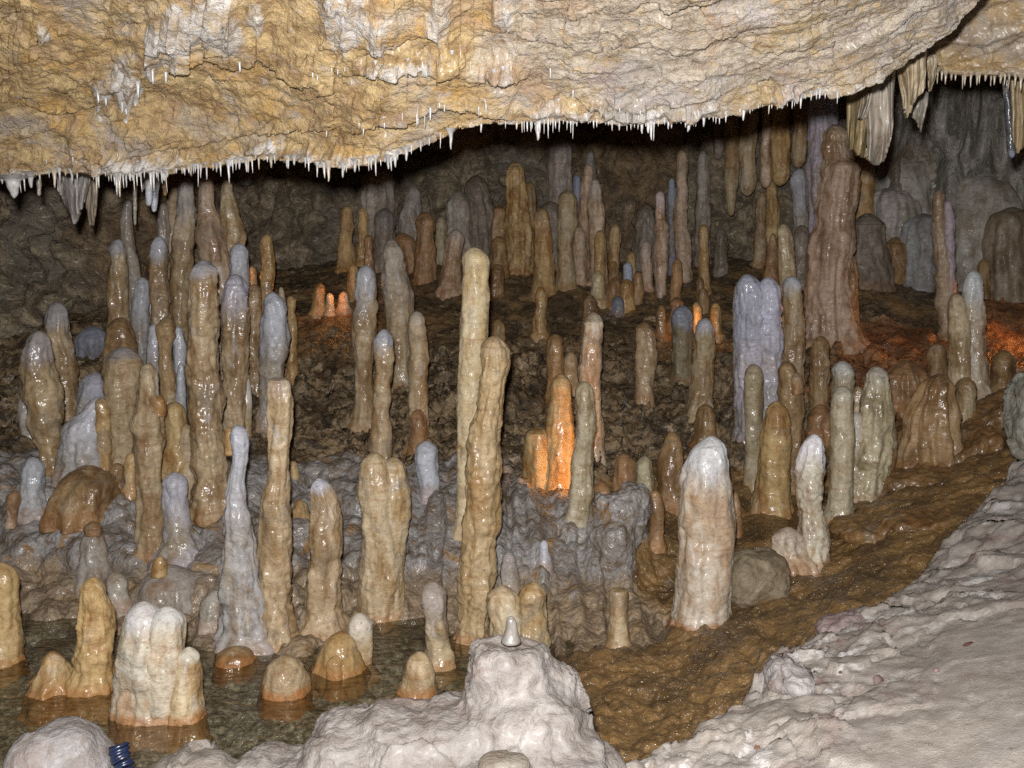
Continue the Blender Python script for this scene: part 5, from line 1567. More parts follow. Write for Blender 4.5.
rs = random.Random(3)
ZONES = [   # px from, to, mean spacing, mean length px, label, group
    (0, 95, 6.5, 10, 'short white straw stalactite on the ceiling lip at the far left, over the hanging drapery', 'straws on the lip over the left drapery'),
    (95, 265, 3.6, 12, 'white straw stalactite in the dense fringe on the lip above the left cluster', 'straws on the lip above the left cluster'),
    (265, 400, 5.5, 10, 'tiny white straw stalactite on the smooth lip above the black recess', 'straws on the lip above the black recess'),
    (400, 520, 13, 10, 'widely spaced white straw stalactite on the rising lip over the cream stalagmite', 'straws on the lip over the cream stalagmite'),
    (520, 700, 4.6, 10, 'white straw stalactite in the fringe on the lip above the tight bunch', 'straws on the lip above the far slope'),
    (700, 850, 7.5, 6, 'stubby white straw stalactite on the lip above the hanging ochre stalactites', 'straws on the lip above the ochre stalactites')]
for a, b, sp, ln, lab, grp in ZONES:
    u = a + sp * 0.5
    while u < b:
        p = lip_point(LIPROW, LIP_PX, u)
        L = ln * rs.choice((0.25, 0.35, 0.5, 0.65, 0.8, 1.0, 1.5)) * p[1] / F_PX
        r = rs.choice((0.9, 1.1, 1.3, 1.5, 1.9, 2.6)) * p[1] / F_PX
        stalactite(lab, grp, (p[0], p[1] - 0.004, p[2] + 0.002), L, r, WHT if rs.random() < 0.85 else CRM, bend=rs.uniform(-0.05, 0.05))
        u += sp * (rs.uniform(0.35, 1.0) if rs.random() < 0.85 else rs.uniform(1.4, 2.6))
# a longer ochre one above the left cluster and the hanging cluster in the middle
p = lip_point(LIPROW, LIP_PX, 119)
stalactite('longest cream straw stalactite of the fringe above the left cluster', 'straws on the lip above the left cluster', tuple(p), 20 * p[1] / F_PX, 2.6 * p[1] / F_PX, CRM, rings=10)
p = lip_point(LIPROW, LIP_PX, 538)
stalactite('largest white icicle-like stalactite on the middle of the lip', 'straws on the lip above the far slope', tuple(p), 15 * p[1] / F_PX, 4.0 * p[1] / F_PX, WHT, rings=10)
p = lip_point(LIPROW, LIP_PX, 122)
for u, ln in ((12, 16), (30, 11)):
    p = lip_point(LIPROW, LIP_PX, u)
    stalactite('broad white tooth-shaped stalactite at the far left of the lip' if u == 12 else 'second broad white tooth on the lip, right of the larger far-left tooth', 'straws on the lip over the left drapery', tuple(p), ln * p[1] / F_PX, (9 if u == 12 else 4) * p[1] / F_PX, WHT, rings=10, seg=12)


def hit_ceil(px, py):
    dx, dz = ray(px, py)
    h = BVH_CEIL.ray_cast(Vector((0, 0, 0)), Vector((float(dx), 1.0, float(dz))))
    return h[0]


LEDGE_STRAWS = [
    ([(312, 72), (318, 74), (332, 66), (336, 68), (345, 66), (350, 80), (365, 68), (375, 66), (380, 70), (402, 62), (408, 64), (427, 62), (453, 56), (469, 62)], 9, 'white straw stalactite in the upper row under the crack across the ceiling', 'straws under the upper ceiling crack'),
    ([(360, 122), (364, 128), (383, 122), (402, 112), (417, 112), (419, 118), (425, 114), (431, 106), (438, 100), (443, 102), (457, 100), (478, 104), (486, 104)], 11, 'white straw stalactite under the middle ledge of the ceiling, above the rising lip', 'straws under the middle ceiling ledge'),
    ([(489, 73), (494, 75), (504, 72), (508, 66), (552, 68), (570, 70), (572, 90), (600, 102), (560, 104), (545, 100), (620, 106), (641, 108), (648, 112), (602, 108), (640, 114)], 8, 'small white straw stalactite on the open ceiling face above the far slope', 'straws on the ceiling face'),
    ([(46, 158), (66, 150), (72, 154), (84, 153), (118, 152), (158, 154), (158, 162), (256, 152), (262, 140), (274, 140), (288, 128), (325, 130)], 7, 'small white straw stalactite on the ceiling face just above the left lip', 'straws on the ceiling face over the left cluster'),
    ([(98, 92), (106, 98), (126, 108), (120, 100), (136, 82), (152, 70), (164, 72), (238, 62)], 13, 'white pendant stalactite hanging from the white calcite patch at upper left', 'pendants of the white calcite patch'),
]
for pts, ln, lab, grp in LEDGE_STRAWS:
    for (a, b) in pts:
        h = hit_ceil(a + rs.uniform(-1.5, 1.5), b)
        if h is None:
            continue
        L = ln * rs.uniform(0.5, 1.25) * h.y / F_PX
        fat = 2.4 if 'pendant' in lab else 1.3
        stalactite(lab, grp, (h.x, h.y + 0.004, h.z), L, rs.uniform(0.85, 1.3) * fat * h.y / F_PX, WHT)

# fringe on the farther ceiling ledge at the right
u = 930
while u < 1030:
    p = lip_point(LIPROW2, None, u)
    stalactite('small dull brownish straw stalactite on the farther ceiling ledge at right', 'straws on the farther ceiling ledge', (p[0], p[1] - 0.004, p[2]), rs.uniform(4, 12) * p[1] / F_PX, rs.uniform(1.2, 2.2) * p[1] / F_PX, (0.36, 0.30, 0.22))
    u += rs.uniform(3, 7)


# stalactites hanging in front of the back wall: built like the stalagmites, tip down
def hang(label, group, pal, pts, Y, tip=(0, 20), amp=0.8, flute=0.1):
    pts = list(pts)
    V, Q, T, tm, bm, b = stal_verts(pts, Y, ground=False, amp=amp, flute=flute, tipw=tip[1] / F_PX * Y, down=True)
    b = np.array([b[0], Y, V[:, 2].max()])
    me = mesh_np('stalactite', V - b, Q, T)
    add_attr(me, 'tipm', tm)
    add_attr(me, 'basem', bm * 0)
    o = link('stalactite', me, M_CAL, loc=b)
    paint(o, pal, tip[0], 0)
    tag(o, label, 'stalactite', group)


G_H = 'thick stalactites hanging before the back wall'
hang('long thin tan stalactite, outermost left of the hanging row before the back wall', G_H, 'tan', [(731, 216, 3), (731, 200, 5), (732, 170, 7), (732, 120, 7), (732, 70, 8)], 6.2)
hang('tan stalactite swelling to a bulbous lower end, second of the hanging row', G_H, 'tan', [(747, 196, 5), (747, 185, 7), (748, 165, 7), (749, 140, 8), (750, 70, 9)], 6.15)
hang('slim pinkish stalactite, third of the hanging row', G_H, 'pink', [(766, 188, 4), (766, 175, 6), (766, 150, 5), (767, 120, 5), (767, 70, 6)], 6.15)
hang('fat ochre stalactite with blunt end, thickest of the hanging row', G_H, 'ochre', [(780, 186, 6), (781, 176, 9), (781, 150, 9), (782, 120, 9), (782, 70, 10)], 6.1)
hang('grey-tan stalactite at the right end of the hanging row, beside the column', G_H, 'tan', [(798, 168, 5), (799, 155, 7), (800, 130, 7), (800, 70, 8)], 6.05)
hang('dim slender stalactite behind the left end of the hanging row', G_H, 'dark', [(718, 160, 4), (719, 145, 5), (719, 100, 6), (719, 70, 6)], 6.4)
hang('dark wet blue-black rod stalactite under the farther ledge at right', 'stalactites under the farther ledge', ((.07, .075, .09), (.05, .05, .06), (.2, .22, .28)), [(1012, 158, 2.5), (1011, 148, 4), (1009, 120, 3.6), (1007, 90, 3.6), (1006, 66, 4)], 3.35, tip=(.8, 8), amp=.5)
hang('thin whitish stalactite left of the folded left drapery', 'stalactites behind the left lip', 'grey', [(39, 196, 1.5), (39, 186, 2.5), (39, 160, 3)], 3.4)
hang('long thin grey straw stalactite near the wavy stalagmite tip', 'stalactites behind the left lip', 'grey', [(135, 225, 1.2), (135, 210, 1.8), (135, 160, 2.4)], 4.2)
hang('pale short stalactite hanging over the cluster, left of its white neighbour', 'stalactites behind the left lip', 'blue', [(149, 206, 2), (149, 196, 3.5), (149, 160, 4)], 3.6, tip=(1, 30))
hang('white blade-like stalactite hanging over the cluster', 'stalactites behind the left lip', 'blue', [(154, 212, 2), (154, 200, 4), (155, 180, 5), (155, 160, 5)], 3.7, tip=(1, 40))
hang('short brownish stalactite behind the left lip, before the narrow pointed stalagmite', 'stalactites behind the left lip', 'tan', [(165, 196, 1.5), (165, 186, 3), (165, 160, 3.5)], 4.0)
hang('small grey stalactite over the thin wavy stalagmite', 'stalactites behind the left lip', 'grey', [(143, 190, 1.5), (143, 182, 3), (143, 160, 3.5)], 3.9)


WP = ((.36, .335, .295), (.30, .25, .18), (.42, .415, .41))
G_D = 'white calcite runs on the ceiling face'
for lab, pts in (('largest white calcite run on the ceiling face, fan-shaped with long drip', [(125, 119, 1.5), (125, 108, 4), (123, 95, 9), (121, 80, 13), (119, 60, 9), (117, 46, 3)]),
                 ('small white calcite drip left of the fan-shaped run', [(99, 118, 1.2), (99, 108, 3.5), (101, 98, 7), (103, 86, 8), (104, 74, 5)]),
                 ('white drip right beside the fan-shaped calcite run', [(134, 103, 1.2), (135, 94, 4), (137, 84, 6), (137, 72, 4)])):
    hs = [hit_ceil(p_[0], min(p_[1], 200)) for p_ in pts]
    Yd = [h_.y for h_ in hs if h_ is not None]
    SEED[0] += 1
    V, Q, T, tm, bm, bb = stal_verts(pts, float(np.median(Yd)), ground=False, amp=1.0, flute=.25, down=True)
    # lie against the sloping ceiling face: shear every ring to its own depth there, flattened
    zt = np.array([at(p_[0], p_[1], y_)[2] for p_, y_ in zip(pts, Yd)], float)
    yt = np.array(Yd, float)
    o_ = np.argsort(zt)
    Y0 = float(np.median(Yd))
    ring_y = np.interp(V[:, 2], zt[o_], yt[o_])
    fz = np.clip((V[:, 2] - V[:, 2].min()) / (V[:, 2].max() - V[:, 2].min()), 0, 1)
    V[:, 1] = ring_y + 0.006 + 0.05 * fz ** 1.6 + (V[:, 1] - Y0) * 0.85
    V[:, 0] = V[:, 0] * (ring_y / Y0)
    org = np.array([V[:, 0].mean(), V[:, 1].mean(), V[:, 2].max()])
    me_ = mesh_np('calcite_run', V - org, Q, T)
    add_attr(me_, 'tipm', tm)
    add_attr(me_, 'basem', bm * 0)
    ob_ = link('calcite_run', me_, M_CAL, loc=org)
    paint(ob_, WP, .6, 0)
    tag(ob_, lab, 'calcite run', G_D)


# ------------------------------------------------------------------ draperies
def drapery(label, group, top, bottom, Y, ca, cb, fold=0.03, nf=3.0, thick=0.016, phase=0.0, parts=()):
    def sheet(top, bottom, Y, phase):
        SEED[0] += 1
        k = SEED[0]
        n, m = 64, 64
        u = np.linspace(0, 1, n)
        tp, bt = np.array(top, float), np.array(bottom, float)
        lt = np.r_[0, np.cumsum(np.hypot(*np.diff(tp, axis=0).T))]
        lb = np.r_[0, np.cumsum(np.hypot(*np.diff(bt, axis=0).T))]
        tx, ty = np.interp(u, lt / lt[-1], tp[:, 0]), np.interp(u, lt / lt[-1], tp[:, 1])
        bx, by = np.interp(u, lb / lb[-1], bt[:, 0]), np.interp(u, lb / lb[-1], bt[:, 1])
        by = by + 4.0 * perlin(np.stack([u * 6, u * 0 + k, u * 0], 1)) + 2.0 * perlin(np.stack([u * 17, u * 0 + k, u * 0], 1))
        v = np.linspace(0, 1, m)[:, None]
        PX = tx[None] * (1 - v) + bx[None] * v
        PX = PX + 1.6 * perlin(np.stack([np.repeat(u[None], m, 0) * 2, np.repeat(v, n, 1) * 3, np.full((m, n), k * 1.3)], -1).reshape(-1, 3)).reshape(m, n)
        PY = ty[None] * (1 - v) + by[None] * v
        q = np.stack([np.repeat(u[None], m, 0) * 3 + k, np.repeat(v, n, 1) * 0.7, np.zeros((m, n))], -1).reshape(-1, 3)
        w = perlin(q).reshape(m, n)
        Yd = Y + fold * np.sin(u[None] * nf * 2 * math.pi + phase + 1.6 * w) * (0.35 + 0.65 * v) + fold * 0.5 * w
        qq = np.stack([np.repeat(u[None], m, 0) * 7 + k, np.repeat(v, n, 1) * 2.2, np.zeros((m, n))], -1).reshape(-1, 3)
        Yd = Yd + fold * 0.3 * perlin(qq).reshape(m, n) + fold * 0.06 * perlin(qq * 2.7 + 5).reshape(m, n)
        x, y, z = at(PX, PY, Yd)
        A = np.stack([x, y - thick * 0.8 * (1 - np.clip(np.abs(u[None] - 0.5) * 2, 0, 1) ** 2.2) * (1 - v ** 3), z], -1)
        taper = thick * (1 - 0.65 * np.clip(np.abs(u[None] - 0.5) * 2, 0, 1) ** 3) * (1 - 0.5 * v ** 4)
        B = A + np.stack([0 * x, taper, 0 * x], -1)
        V = np.concatenate([A.reshape(-1, 3), B.reshape(-1, 3)])
        g = grid_quads(m, n)
        Q = [g, g[:, ::-1] + m * n]
        per = np.r_[np.arange(n), np.arange(2, m + 1) * n - 1, (m - 1) * n + np.arange(n - 2, -1, -1), np.arange(m - 2, 0, -1) * n]
        p2 = np.roll(per, -1)
        Q.append(np.stack([p2, per, per + m * n, p2 + m * n], 1))
        return V, np.concatenate(Q)
    V, Q = sheet(top, bottom, Y, phase)
    b = np.array([V[:, 0].mean(), V[:, 1].mean(), V[:, 2].max()])
    o = link('drapery', mesh_np('drapery', V - b, Q), M_DRAPE, loc=b)
    o['col_a'], o['col_b'] = list(ca), list(cb)
    tag(o, label, 'drapery', group)
    for (t2, b2, dY, c1, c2) in parts:
        V2, Q2 = sheet(t2, b2, Y + dY, phase + 1.3)
        c = link('fold', mesh_np('fold', V2 - b, Q2), M_DRAPE, parent=o)
        c['col_a'], c['col_b'] = list(c1), list(c2)
    return o


PB, PB2 = (.285, .25, .21), (.225, .19, .15)
drapery('large pale folded drapery with ragged bottom hanging beside the ribbed column', 'calcite draperies', [(866, 66), (878, 62), (896, 60)], [(867, 152), (871, 161), (879, 165), (886, 158), (892, 132)], 2.95, PB, PB2, fold=.05, nf=.8, thick=.06,
        parts=[([(849, 76), (860, 70), (872, 66)], [(849, 140), (853, 150), (860, 154), (869, 160)], 0.05, (.27, .215, .12), (.19, .14, .065)),
               ([(862, 74), (872, 72)], [(859, 112), (862, 119), (869, 116)], 0.0, PB, PB2)])
drapery('cream pointed drapery hanging from the tip of the ceiling nose', 'calcite draperies', [(897, 58), (912, 54), (927, 50)], [(904, 102), (907, 117), (911, 112), (914, 104), (925, 88)], 2.75, (.33, .275, .19), (.25, .195, .12), fold=.045, nf=.8, thick=.045)
drapery('small grey shard of drapery below the cream pointed one', 'calcite draperies', [(914, 96), (922, 92), (928, 94)], [(911, 114), (917, 121), (921, 131), (925, 118)], 3.2, (.24, .22, .19), (.18, .16, .13), fold=.02, nf=.7, thick=.03)
drapery('yellow-brown drapery cut by the right edge, beside the dark rod stalactite', 'calcite draperies', [(1013, 72), (1022, 72), (1046, 72)], [(1014, 142), (1019, 153), (1028, 142), (1046, 120)], 3.3, (.26, .20, .115), (.19, .14, .07), fold=.04, nf=1.1, thick=.05)
drapery('narrow cream strip of drapery on the second ledge, right of the pointed one', 'calcite draperies', [(927, 56), (931, 56), (936, 58)], [(929, 78), (931, 92), (933, 86), (936, 76)], 2.95, (.30, .255, .18), (.24, .19, .12), fold=.02, nf=.8, thick=.03)
drapery('grey-white crumpled drapery hanging behind the lip at left', 'calcite draperies', [(56, 166), (72, 164), (90, 164)], [(57, 190), (64, 203), (71, 214), (74, 224), (79, 212), (88, 190)], 3.3, (.40, .38, .37), (.30, .27, .25), fold=.07, nf=1.1, thick=.05)
drapery('thin brown twisted drapery right of the crumpled grey-white one', 'calcite draperies', [(88, 166), (94, 166), (99, 166)], [(86, 205), (89, 225), (92, 226), (96, 200)], 3.45, (.28, .24, .185), (.20, .16, .11), fold=.03, nf=.8, thick=.03)


# ------------------------------------------------------------------ boulders of the embankment
def boulder(label, blobs, col, vox=0.012, amp=1.0, name='boulder', cat='boulder', group='pale boulders on the near embankment', mat=None, drip=0.0):
    """blobs: (px, py, rx px, rz px, Y, ry m, tilt)"""
    VV, QQ, TT, nv = [], [], [], 0
    for (px, py, rx, rz, Y, ry, tilt) in blobs:
        cx, cy, cz = [float(v) for v in at(px, py, Y)]
        k = axial(Y, cz) / F_PX
        a = np.linspace(0, 2 * math.pi, 40, endpoint=False)
        e = np.linspace(-math.pi / 2, math.pi / 2, 26)
        ce = np.abs(np.cos(e)) ** 0.62
        X = rx * k * ce[:, None] * np.sign(np.cos(a)) * np.abs(np.cos(a)) ** 0.75
        Yq = ry * ce[:, None] * np.sign(np.sin(a)) * np.abs(np.sin(a)) ** 0.75
        Z = (rz * k * np.sign(np.sin(e)) * np.abs(np.sin(e)) ** 0.8)[:, None] * np.ones(40)
        ct_, st_ = math.cos(tilt), math.sin(tilt)
        X, Z = X * ct_ - Z * st_, X * st_ + Z * ct_
        V = np.stack([X + cx, Yq + cy, Z + cz], -1).reshape(-1, 3)
        VV.append(V)
        QQ.append(grid_quads(26, 40, wrap=True) + nv)
        nv += len(V)
    me = mesh_np('tmp', np.concatenate(VV), np.concatenate(QQ))
    ob = bpy.data.objects.new('tmp', me)
    COL.objects.link(ob)
    rm = ob.modifiers.new('r', 'REMESH')
    rm.mode = 'VOXEL'
    rm.voxel_size = vox
    sm = ob.modifiers.new('s', 'SMOOTH')
    sm.factor = 0.5
    sm.iterations = 6
    sb = ob.modifiers.new('d', 'SUBSURF')
    sb.levels = 1
    dg = bpy.context.evaluated_depsgraph_get()
    m2 = bpy.data.meshes.new_from_object(ob.evaluated_get(dg))
    bpy.data.objects.remove(ob)
    n = len(m2.vertices)
    P = np.empty(n * 3, np.float32)
    m2.vertices.foreach_get('co', P)
    P = P.reshape(-1, 3).astype(float)
    Nn = np.empty(n * 3, np.float32)
    m2.vertices.foreach_get('normal', Nn)
    Nn = Nn.reshape(-1, 3)
    f1, f2 = worley(P * 9 + 3)
    blk = np.clip((f2 - f1) * 1.6, 0, 1)
    d = 0.022 * fbm(P * 7, 4, 0.55) + (0 if drip else 0.034) * facet((P + 0.03 * np.stack([f1, f2, f1], 1)) * 7, 1.1, 0.35) + (0 if drip else 0.007) * facet(P * 20 + 4, 1.0, 0.4) + 0.006 * (blk - 0.5) + 0.006 * fbm(P * 30, 4, 0.6) - 0.008 * ridged(P * 11 + 4, 3)
    if drip:
        d = d + drip * (perlin(P * np.array([16, 16, 3.0])) + 0.6 * perlin(P * np.array([34, 34, 5.0]) + 7))
    P = P + Nn * (d * amp)[:, None]
    b = np.array([P[:, 0].mean(), P[:, 1].mean(), P[:, 2].min()])
    m2.vertices.foreach_set('co', (P - b).astype(np.float32).ravel())
    m2.polygons.foreach_set('use_smooth', np.full(len(m2.polygons), True))
    m2.materials.clear()
    m2.name = name
    m2.update()
    o = link(name, m2, mat or M_BOU, loc=b)
    o['col_a'] = list(col)
    tag(o, label, cat, group)
    return o


LB = (.215, .197, .183)
boulder('large pale boulder with upright blocky knob and sloping shoulders beside the pool',
        [(508, 680, 44, 42, 1.84, .085, 0), (496, 664, 32, 26, 1.83, .075, .12), (530, 668, 26, 28, 1.84, .075, -.15), (556, 700, 26, 38, 1.86, .07, -.12), (566, 728, 22, 36, 1.84, .08, -.35), (522, 735, 62, 50, 1.80, .13, 0),
         (440, 742, 82, 36, 1.80, .13, -.12), (365, 752, 60, 32, 1.80, .12, -.25), (394, 718, 16, 16, 1.82, .05, .5), (290, 778, 60, 22, 1.80, .1, -.15), (520, 800, 110, 60, 1.72, .16, 0), (390, 800, 120, 40, 1.72, .15, 0)], LB, vox=.010)
boulder('rounded white boulder at the lower left beside the blue coil', [(62, 752, 40, 30, 1.78, .07, .1), (50, 768, 38, 38, 1.77, .08, 0), (85, 768, 28, 28, 1.78, .07, 0)], (0.216, 0.204, 0.200), vox=.009, amp=.55)
boulder('low pale rock just showing between the blue coil and the large boulder', [(200, 768, 30, 20, 1.78, .06, .1), (170, 778, 20, 14, 1.78, .06, 0), (230, 780, 30, 14, 1.78, .06, 0)], (0.192, 0.172, 0.152), vox=.009, amp=.6)
boulder('small rounded buff stone lying against the front of the large boulder at the bottom edge', [(505, 766, 26, 12, 1.60, .03, .05)], (0.168, 0.148, 0.120), vox=.006, amp=.3, name='stone', cat='stone')
boulder('pale grey-green upright rock on the path at the right edge', [(1030, 405, 18, 36, 3.45, .10, 0), (1034, 430, 22, 34, 3.42, .12, 0)], (.26, .26, .22), vox=.014, amp=1.0, group='rocks on the path edge')
boulder('pinkish rock ridge embedded in the path rim, right of the jagged one', [(855, 630, 44, 16, 2.42, .09, .1), (890, 640, 30, 14, 2.36, .09, 0)], (.24, .19, .185), vox=.010, amp=1.1, group='rocks on the path edge')
boulder('pale flat slab with white vein set in the upper path', [(965, 590, 40, 8, 2.5, .07, .12)], (.29, .275, .265), vox=.009, amp=.8, group='rocks on the path edge', name='rock_slab', cat='rock slab')



def flowstone(label, blobs, pal, group, **kw):
    bl = []
    for (px, py, rx, rz, dY, ry, tilt) in blobs:
        h = hit_floor(px, py)
        bl.append((px, py, rx, rz, h.y + dY, ry, tilt))
    o = boulder(label, bl, (0, 0, 0), mat=M_CAL, name='flowstone_mound', cat='flowstone', group=group, **kw)
    n = len(o.data.vertices)
    add_attr(o.data, 'tipm', np.zeros(n))
    add_attr(o.data, 'basem', np.zeros(n))
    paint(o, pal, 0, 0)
    return o


WETB = ((.215, .125, .05), (.12, .065, .025), (.3, .2, .1))
flowstone('long wet brown flowstone slab sloping down beside the path at right', [(1004, 408, 30, 14, 0.0, .14, .5), (975, 425, 40, 16, 0.02, .15, .5), (945, 450, 44, 15, 0.02, .15, .55), (918, 474, 36, 13, 0.0, .13, .5), (975, 450, 30, 20, -0.05, .13, .6)], WETB, G_R, vox=.012, amp=1.3, drip=.012)
flowstone('overhanging lip of wet brown flowstone in front of the ribbed mound', [(885, 486, 28, 13, 0.02, .09, 0), (912, 482, 34, 14, 0.03, .10, .05), (940, 480, 30, 12, 0.03, .10, .15)], WETB, G_R, vox=.010, amp=1.1, drip=.014)
flowstone('low swell of wet brown flowstone on the floor right of the slim greenish stalagmite', [(880, 530, 50, 12, 0.04, .14, .05), (920, 520, 36, 10, 0.04, .12, .2)], WETB, G_R, vox=.012, amp=1.2, drip=.010)
_hp = hit_floor(757, 600)
boulder('broad low block of dull tan flowstone beside the big white stalagmite', [(757, 578, 30, 26, _hp.y + .08, .10, .03), (742, 582, 18, 26, _hp.y + .06, .09, 0), (774, 585, 16, 24, _hp.y + .07, .09, 0)], (.215, .175, .115), vox=.010, amp=.9, group=G_R, name='flowstone_block', cat='flowstone')
_cr = boulder('grey crusted rock with white flaking patches on the right end of the bank', [(622, 520, 24, 30, 3.56, .09, .1), (636, 502, 16, 22, 3.57, .07, 0), (612, 560, 26, 46, 3.52, .10, -.1), (602, 505, 10, 16, 3.57, .05, .4)], (.27, .255, .25), vox=.010, amp=1.3, group='rocks of the flowstone bank', name='crusted_rock', cat='rock', mat=M_TER, drip=.012)


_n = len(_cr.data.vertices)
add_attr(_cr.data, 'zone', np.tile(np.array([[1.0, 0, 0]]), (_n, 1)))


def hit_path(px, py):
    dx, dz = ray(px, py)
    return BVH_PATH.ray_cast(Vector((0, 0, 0)), Vector((float(dx), 1.0, float(dz))))[0]


def pebble(label, px, py, r, sx, sy, sz, rot, col, name='pebble', cat='pebble', group='loose pebbles on the path'):
    h = hit_path(px, py)
    if h is None:
        return
    SEED[0] += 1
    r = r * h.y / F_PX
    a_ = np.linspace(0, 2 * math.pi, 18, endpoint=False)
    e_ = np.linspace(-math.pi / 2, math.pi / 2, 11)
    n_ = np.stack([np.cos(e_)[:, None] * np.cos(a_), np.cos(e_)[:, None] * np.sin(a_), np.sin(e_)[:, None] * np.ones(18)], -1).reshape(-1, 3)
    k_ = 1 + 0.45 * perlin(n_ * 1.3 + SEED[0] * 3.3) + 0.2 * perlin(n_ * 3 + SEED[0])
    V = n_ * k_[:, None] * r * np.array([sx, sy, sz])
    V[:, 2] += r * sz * 0.55
    ob = link(name, mesh_np(name, V, grid_quads(11, 18, wrap=True)), M_BOU, loc=(h.x, h.y, h.z))
    ob.rotation_euler = (0, 0, rot)
    ob['col_a'] = list(col)
    tag(ob, label, cat, group)


_hp = hit_path(784, 682)
boulder('white-edged jagged rock on the rim of the path above the brown floor', [(780, 666, 15, 14, _hp.y + .04, .05, .15), (776, 678, 18, 14, _hp.y + .03, .06, 0), (796, 680, 18, 10, _hp.y, .06, 0)], (.25, .232, .225), vox=.008, amp=1.0, group='rocks on the path edge')
pebble('short dark red-brown twig fragment lying on the sandy path', 968, 645, 2.2, 4.2, .8, .8, .5, (.10, .045, .035), 'twig', 'twig', None)
pebble('pinkish round pebble on the path near the red-brown twig', 936, 671, 3.2, 1, 1, .7, 0, (.20, .13, .115))
pebble('small dark pebble at the foot of the pink rock ridge', 841, 673, 2.2, 1.6, .8, .6, .3, (.12, .07, .05))
pebble('reddish angular stone half sunk in the rim of the path', 878, 683, 7, .8, .7, .8, .4, (.15, .105, .098))
pebble('small rusty pebble at the bottom of the picture on the path', 757, 749, 3, 1, 1, .8, 0, (.18, .09, .05))
for (px_, py_, r_) in ((985, 720, 1.6), (1003, 665, 1.5), (905, 725, 1.8), (962, 700, 1.3), (1015, 610, 1.6), (990, 600, 1.4), (930, 745, 1.8), (870, 750, 1.7), (960, 610, 1.5), (1010, 750, 1.9), (840, 730, 1.6), (985, 555, 1.5)):
    pebble('tiny grey grit stone on the sandy part of the path', px_, py_, r_, 1.2, .9, .7, px_ * .7, (.15, .135, .12), group='tiny grit stones on the path')

# ------------------------------------------------------------------ coil of dark blue ribbed hose
def hose():
    c = np.array([float(v) for v in at(121, 758, 1.77)])
    k = axial(1.77, c[2]) / F_PX
    rings, seg, tub = 0, 26, 9
    VV, QQ, nv = [], [], 0
    axis0, axis1 = np.array([-0.35, 0.35, 0.8]), None
    ax = axis0 / np.linalg.norm(axis0)
    e1 = np.cross(ax, [0, 1, 0])
    e1 /= np.linalg.norm(e1)
    e2 = np.cross(ax, e1)
    n = 260
    t = np.linspace(0, 1, n)
    turns = 9
    ph = t * turns * 2 * math.pi
    R = 8.5 * k * (1 + 0.25 * perlin(np.stack([t * 9, t * 0 + 2.2, t * 0], 1)))
    path = c + ax * ((t - 0.55) * 30 * k)[:, None] + e1 * (R * np.cos(ph))[:, None] + e2 * (R * np.sin(ph))[:, None]
    path = path + np.stack([perlin(np.stack([t * 14, t * 0 + 5.5 + m_, t * 0], 1)) for m_ in range(3)], 1) * 2.5 * k
    tan = np.gradient(path, axis=0)
    tan /= np.linalg.norm(tan, axis=1, keepdims=True)
    rad = path - (c + ax * ((t - 0.55) * 30 * k)[:, None])
    rad /= np.linalg.norm(rad, axis=1, keepdims=True)
    bi = np.cross(tan, rad)
    th = np.linspace(0, 2 * math.pi, tub, endpoint=False)
    r = 1.9 * k
    V = path[:, None, :] + r * (np.cos(th)[None, :, None] * rad[:, None, :] + np.sin(th)[None, :, None] * bi[:, None, :])
    V = V.reshape(-1, 3)
    b = np.array([c[0], c[1], V[:, 2].min()])
    o = link('hose_coil', mesh_np('hose_coil', V - b, grid_quads(n, tub, wrap=True)), M_HOSE, loc=b)
    tag(o, 'short coil of dark blue ribbed hose beside the rounded white boulder', 'hose')


hose()

# ------------------------------------------------------------------ light: the camera's flash and the hidden show lamps
def lamp(name, typ, loc, power, col, size=0.02, target=None, cone=None, blend=0.3):
    l = bpy.data.lights.new(name, typ)
    l.energy = power
    l.color = col
    l.shadow_soft_size = size
    if typ == 'SPOT':
        l.spot_size = math.radians(cone)
        l.spot_blend = blend
    o = bpy.data.objects.new(name, l)
    COL.objects.link(o)
    o.location = loc
    if target is not None:
        o.rotation_euler = (Vector(target) - Vector(loc)).to_track_quat('-Z', 'Y').to_euler()
    return o


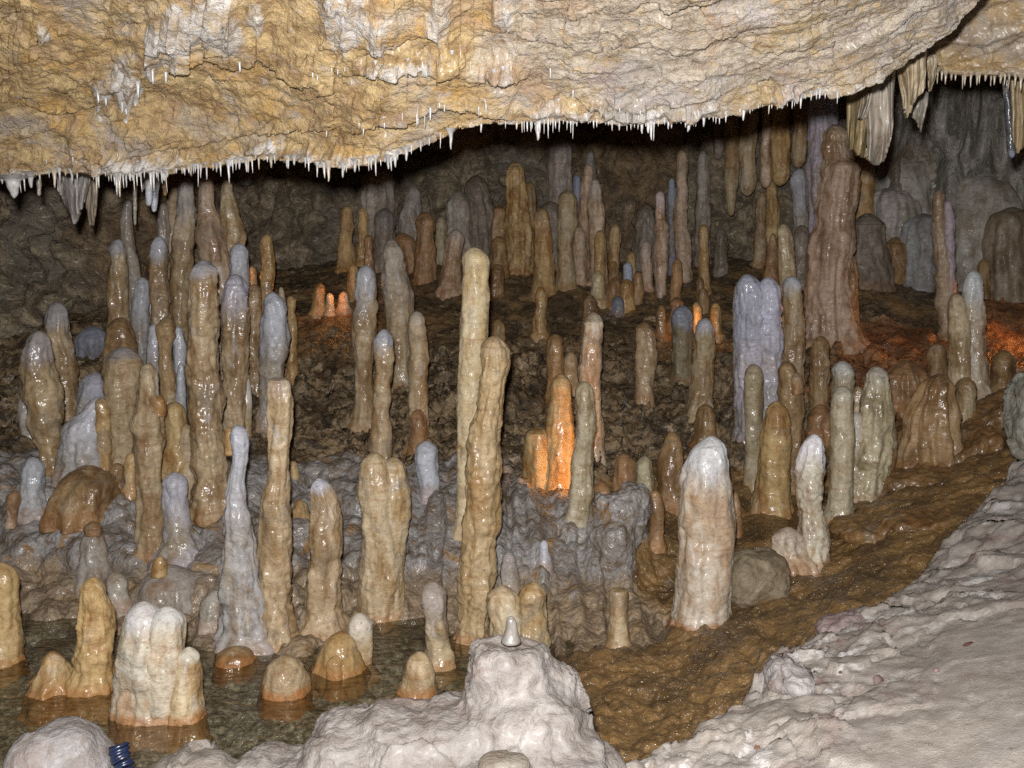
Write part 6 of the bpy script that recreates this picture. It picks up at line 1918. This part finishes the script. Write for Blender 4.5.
FLASH = 600.0
lamp('camera_flash', 'SPOT', (-0.03, 0.0, 0.095), FLASH, (1.0, 0.985, 0.975), 0.024, target=(0.0, 3.0, -0.30), cone=118, blend=0.55)


def P3(px, py, Y):
    return tuple(float(v) for v in at(px, py, Y))


ORG = (1.0, 0.40, 0.07)
_p = P3(594, 490, 3.64)
lamp('hidden_lamp', 'SPOT', (_p[0], _p[1], max(_p[2], floor_z(_p[0], _p[1]) + 0.05)), 10.5, ORG, 0.02, target=P3(549, 445, 3.88), cone=100, blend=0.6)
lamp('hidden_lamp', 'POINT', P3(336, 292, 5.45), 0.55, (1.0, 0.36, 0.09), 0.03)
lamp('hidden_lamp', 'POINT', P3(697, 322, 5.26), 0.4, ORG, 0.015)
_q = P3(1075, 345, 5.35)
lamp('hidden_lamp', 'SPOT', (_q[0], _q[1], floor_z(_q[0], _q[1]) + 0.30), 12, (1.0, 0.36, 0.09), 0.03, target=P3(940, 365, 5.15), cone=75, blend=0.8)
lamp('hidden_lamp', 'POINT', P3(247, 275, 5.06), 0.12, ORG, 0.015)

# ------------------------------------------------------------------ world, camera, render
w = bpy.data.worlds.new('World')
SC.world = w
w.use_nodes = True
bg = w.node_tree.nodes['Background']
bg.inputs[0].default_value = (0.9, 0.85, 0.8, 1)
bg.inputs[1].default_value = 0.004

cam = bpy.data.cameras.new('Camera')
cam.sensor_fit = 'HORIZONTAL'
cam.sensor_width = 36
cam.lens = 36 * F_PX / 1024
cam.clip_start = 0.02
cam.clip_end = 200
co = bpy.data.objects.new('Camera', cam)
COL.objects.link(co)
co.location = (0, 0, 0)
co.rotation_euler = (math.pi / 2 - PITCH, 0, 0)
SC.camera = co

SC.render.engine = 'CYCLES'
SC.view_settings.view_transform = 'Standard'
SC.view_settings.look = 'None'
SC.view_settings.exposure = 0
SC.view_settings.gamma = 1
cy = SC.cycles
cy.max_bounces = 6
cy.diffuse_bounces = 4
cy.glossy_bounces = 3
cy.transparent_max_bounces = 8
cy.caustics_reflective = False
cy.caustics_refractive = False
cy.sample_clamp_indirect = 2
cy.sample_clamp_direct = 5
cy.use_denoising = False
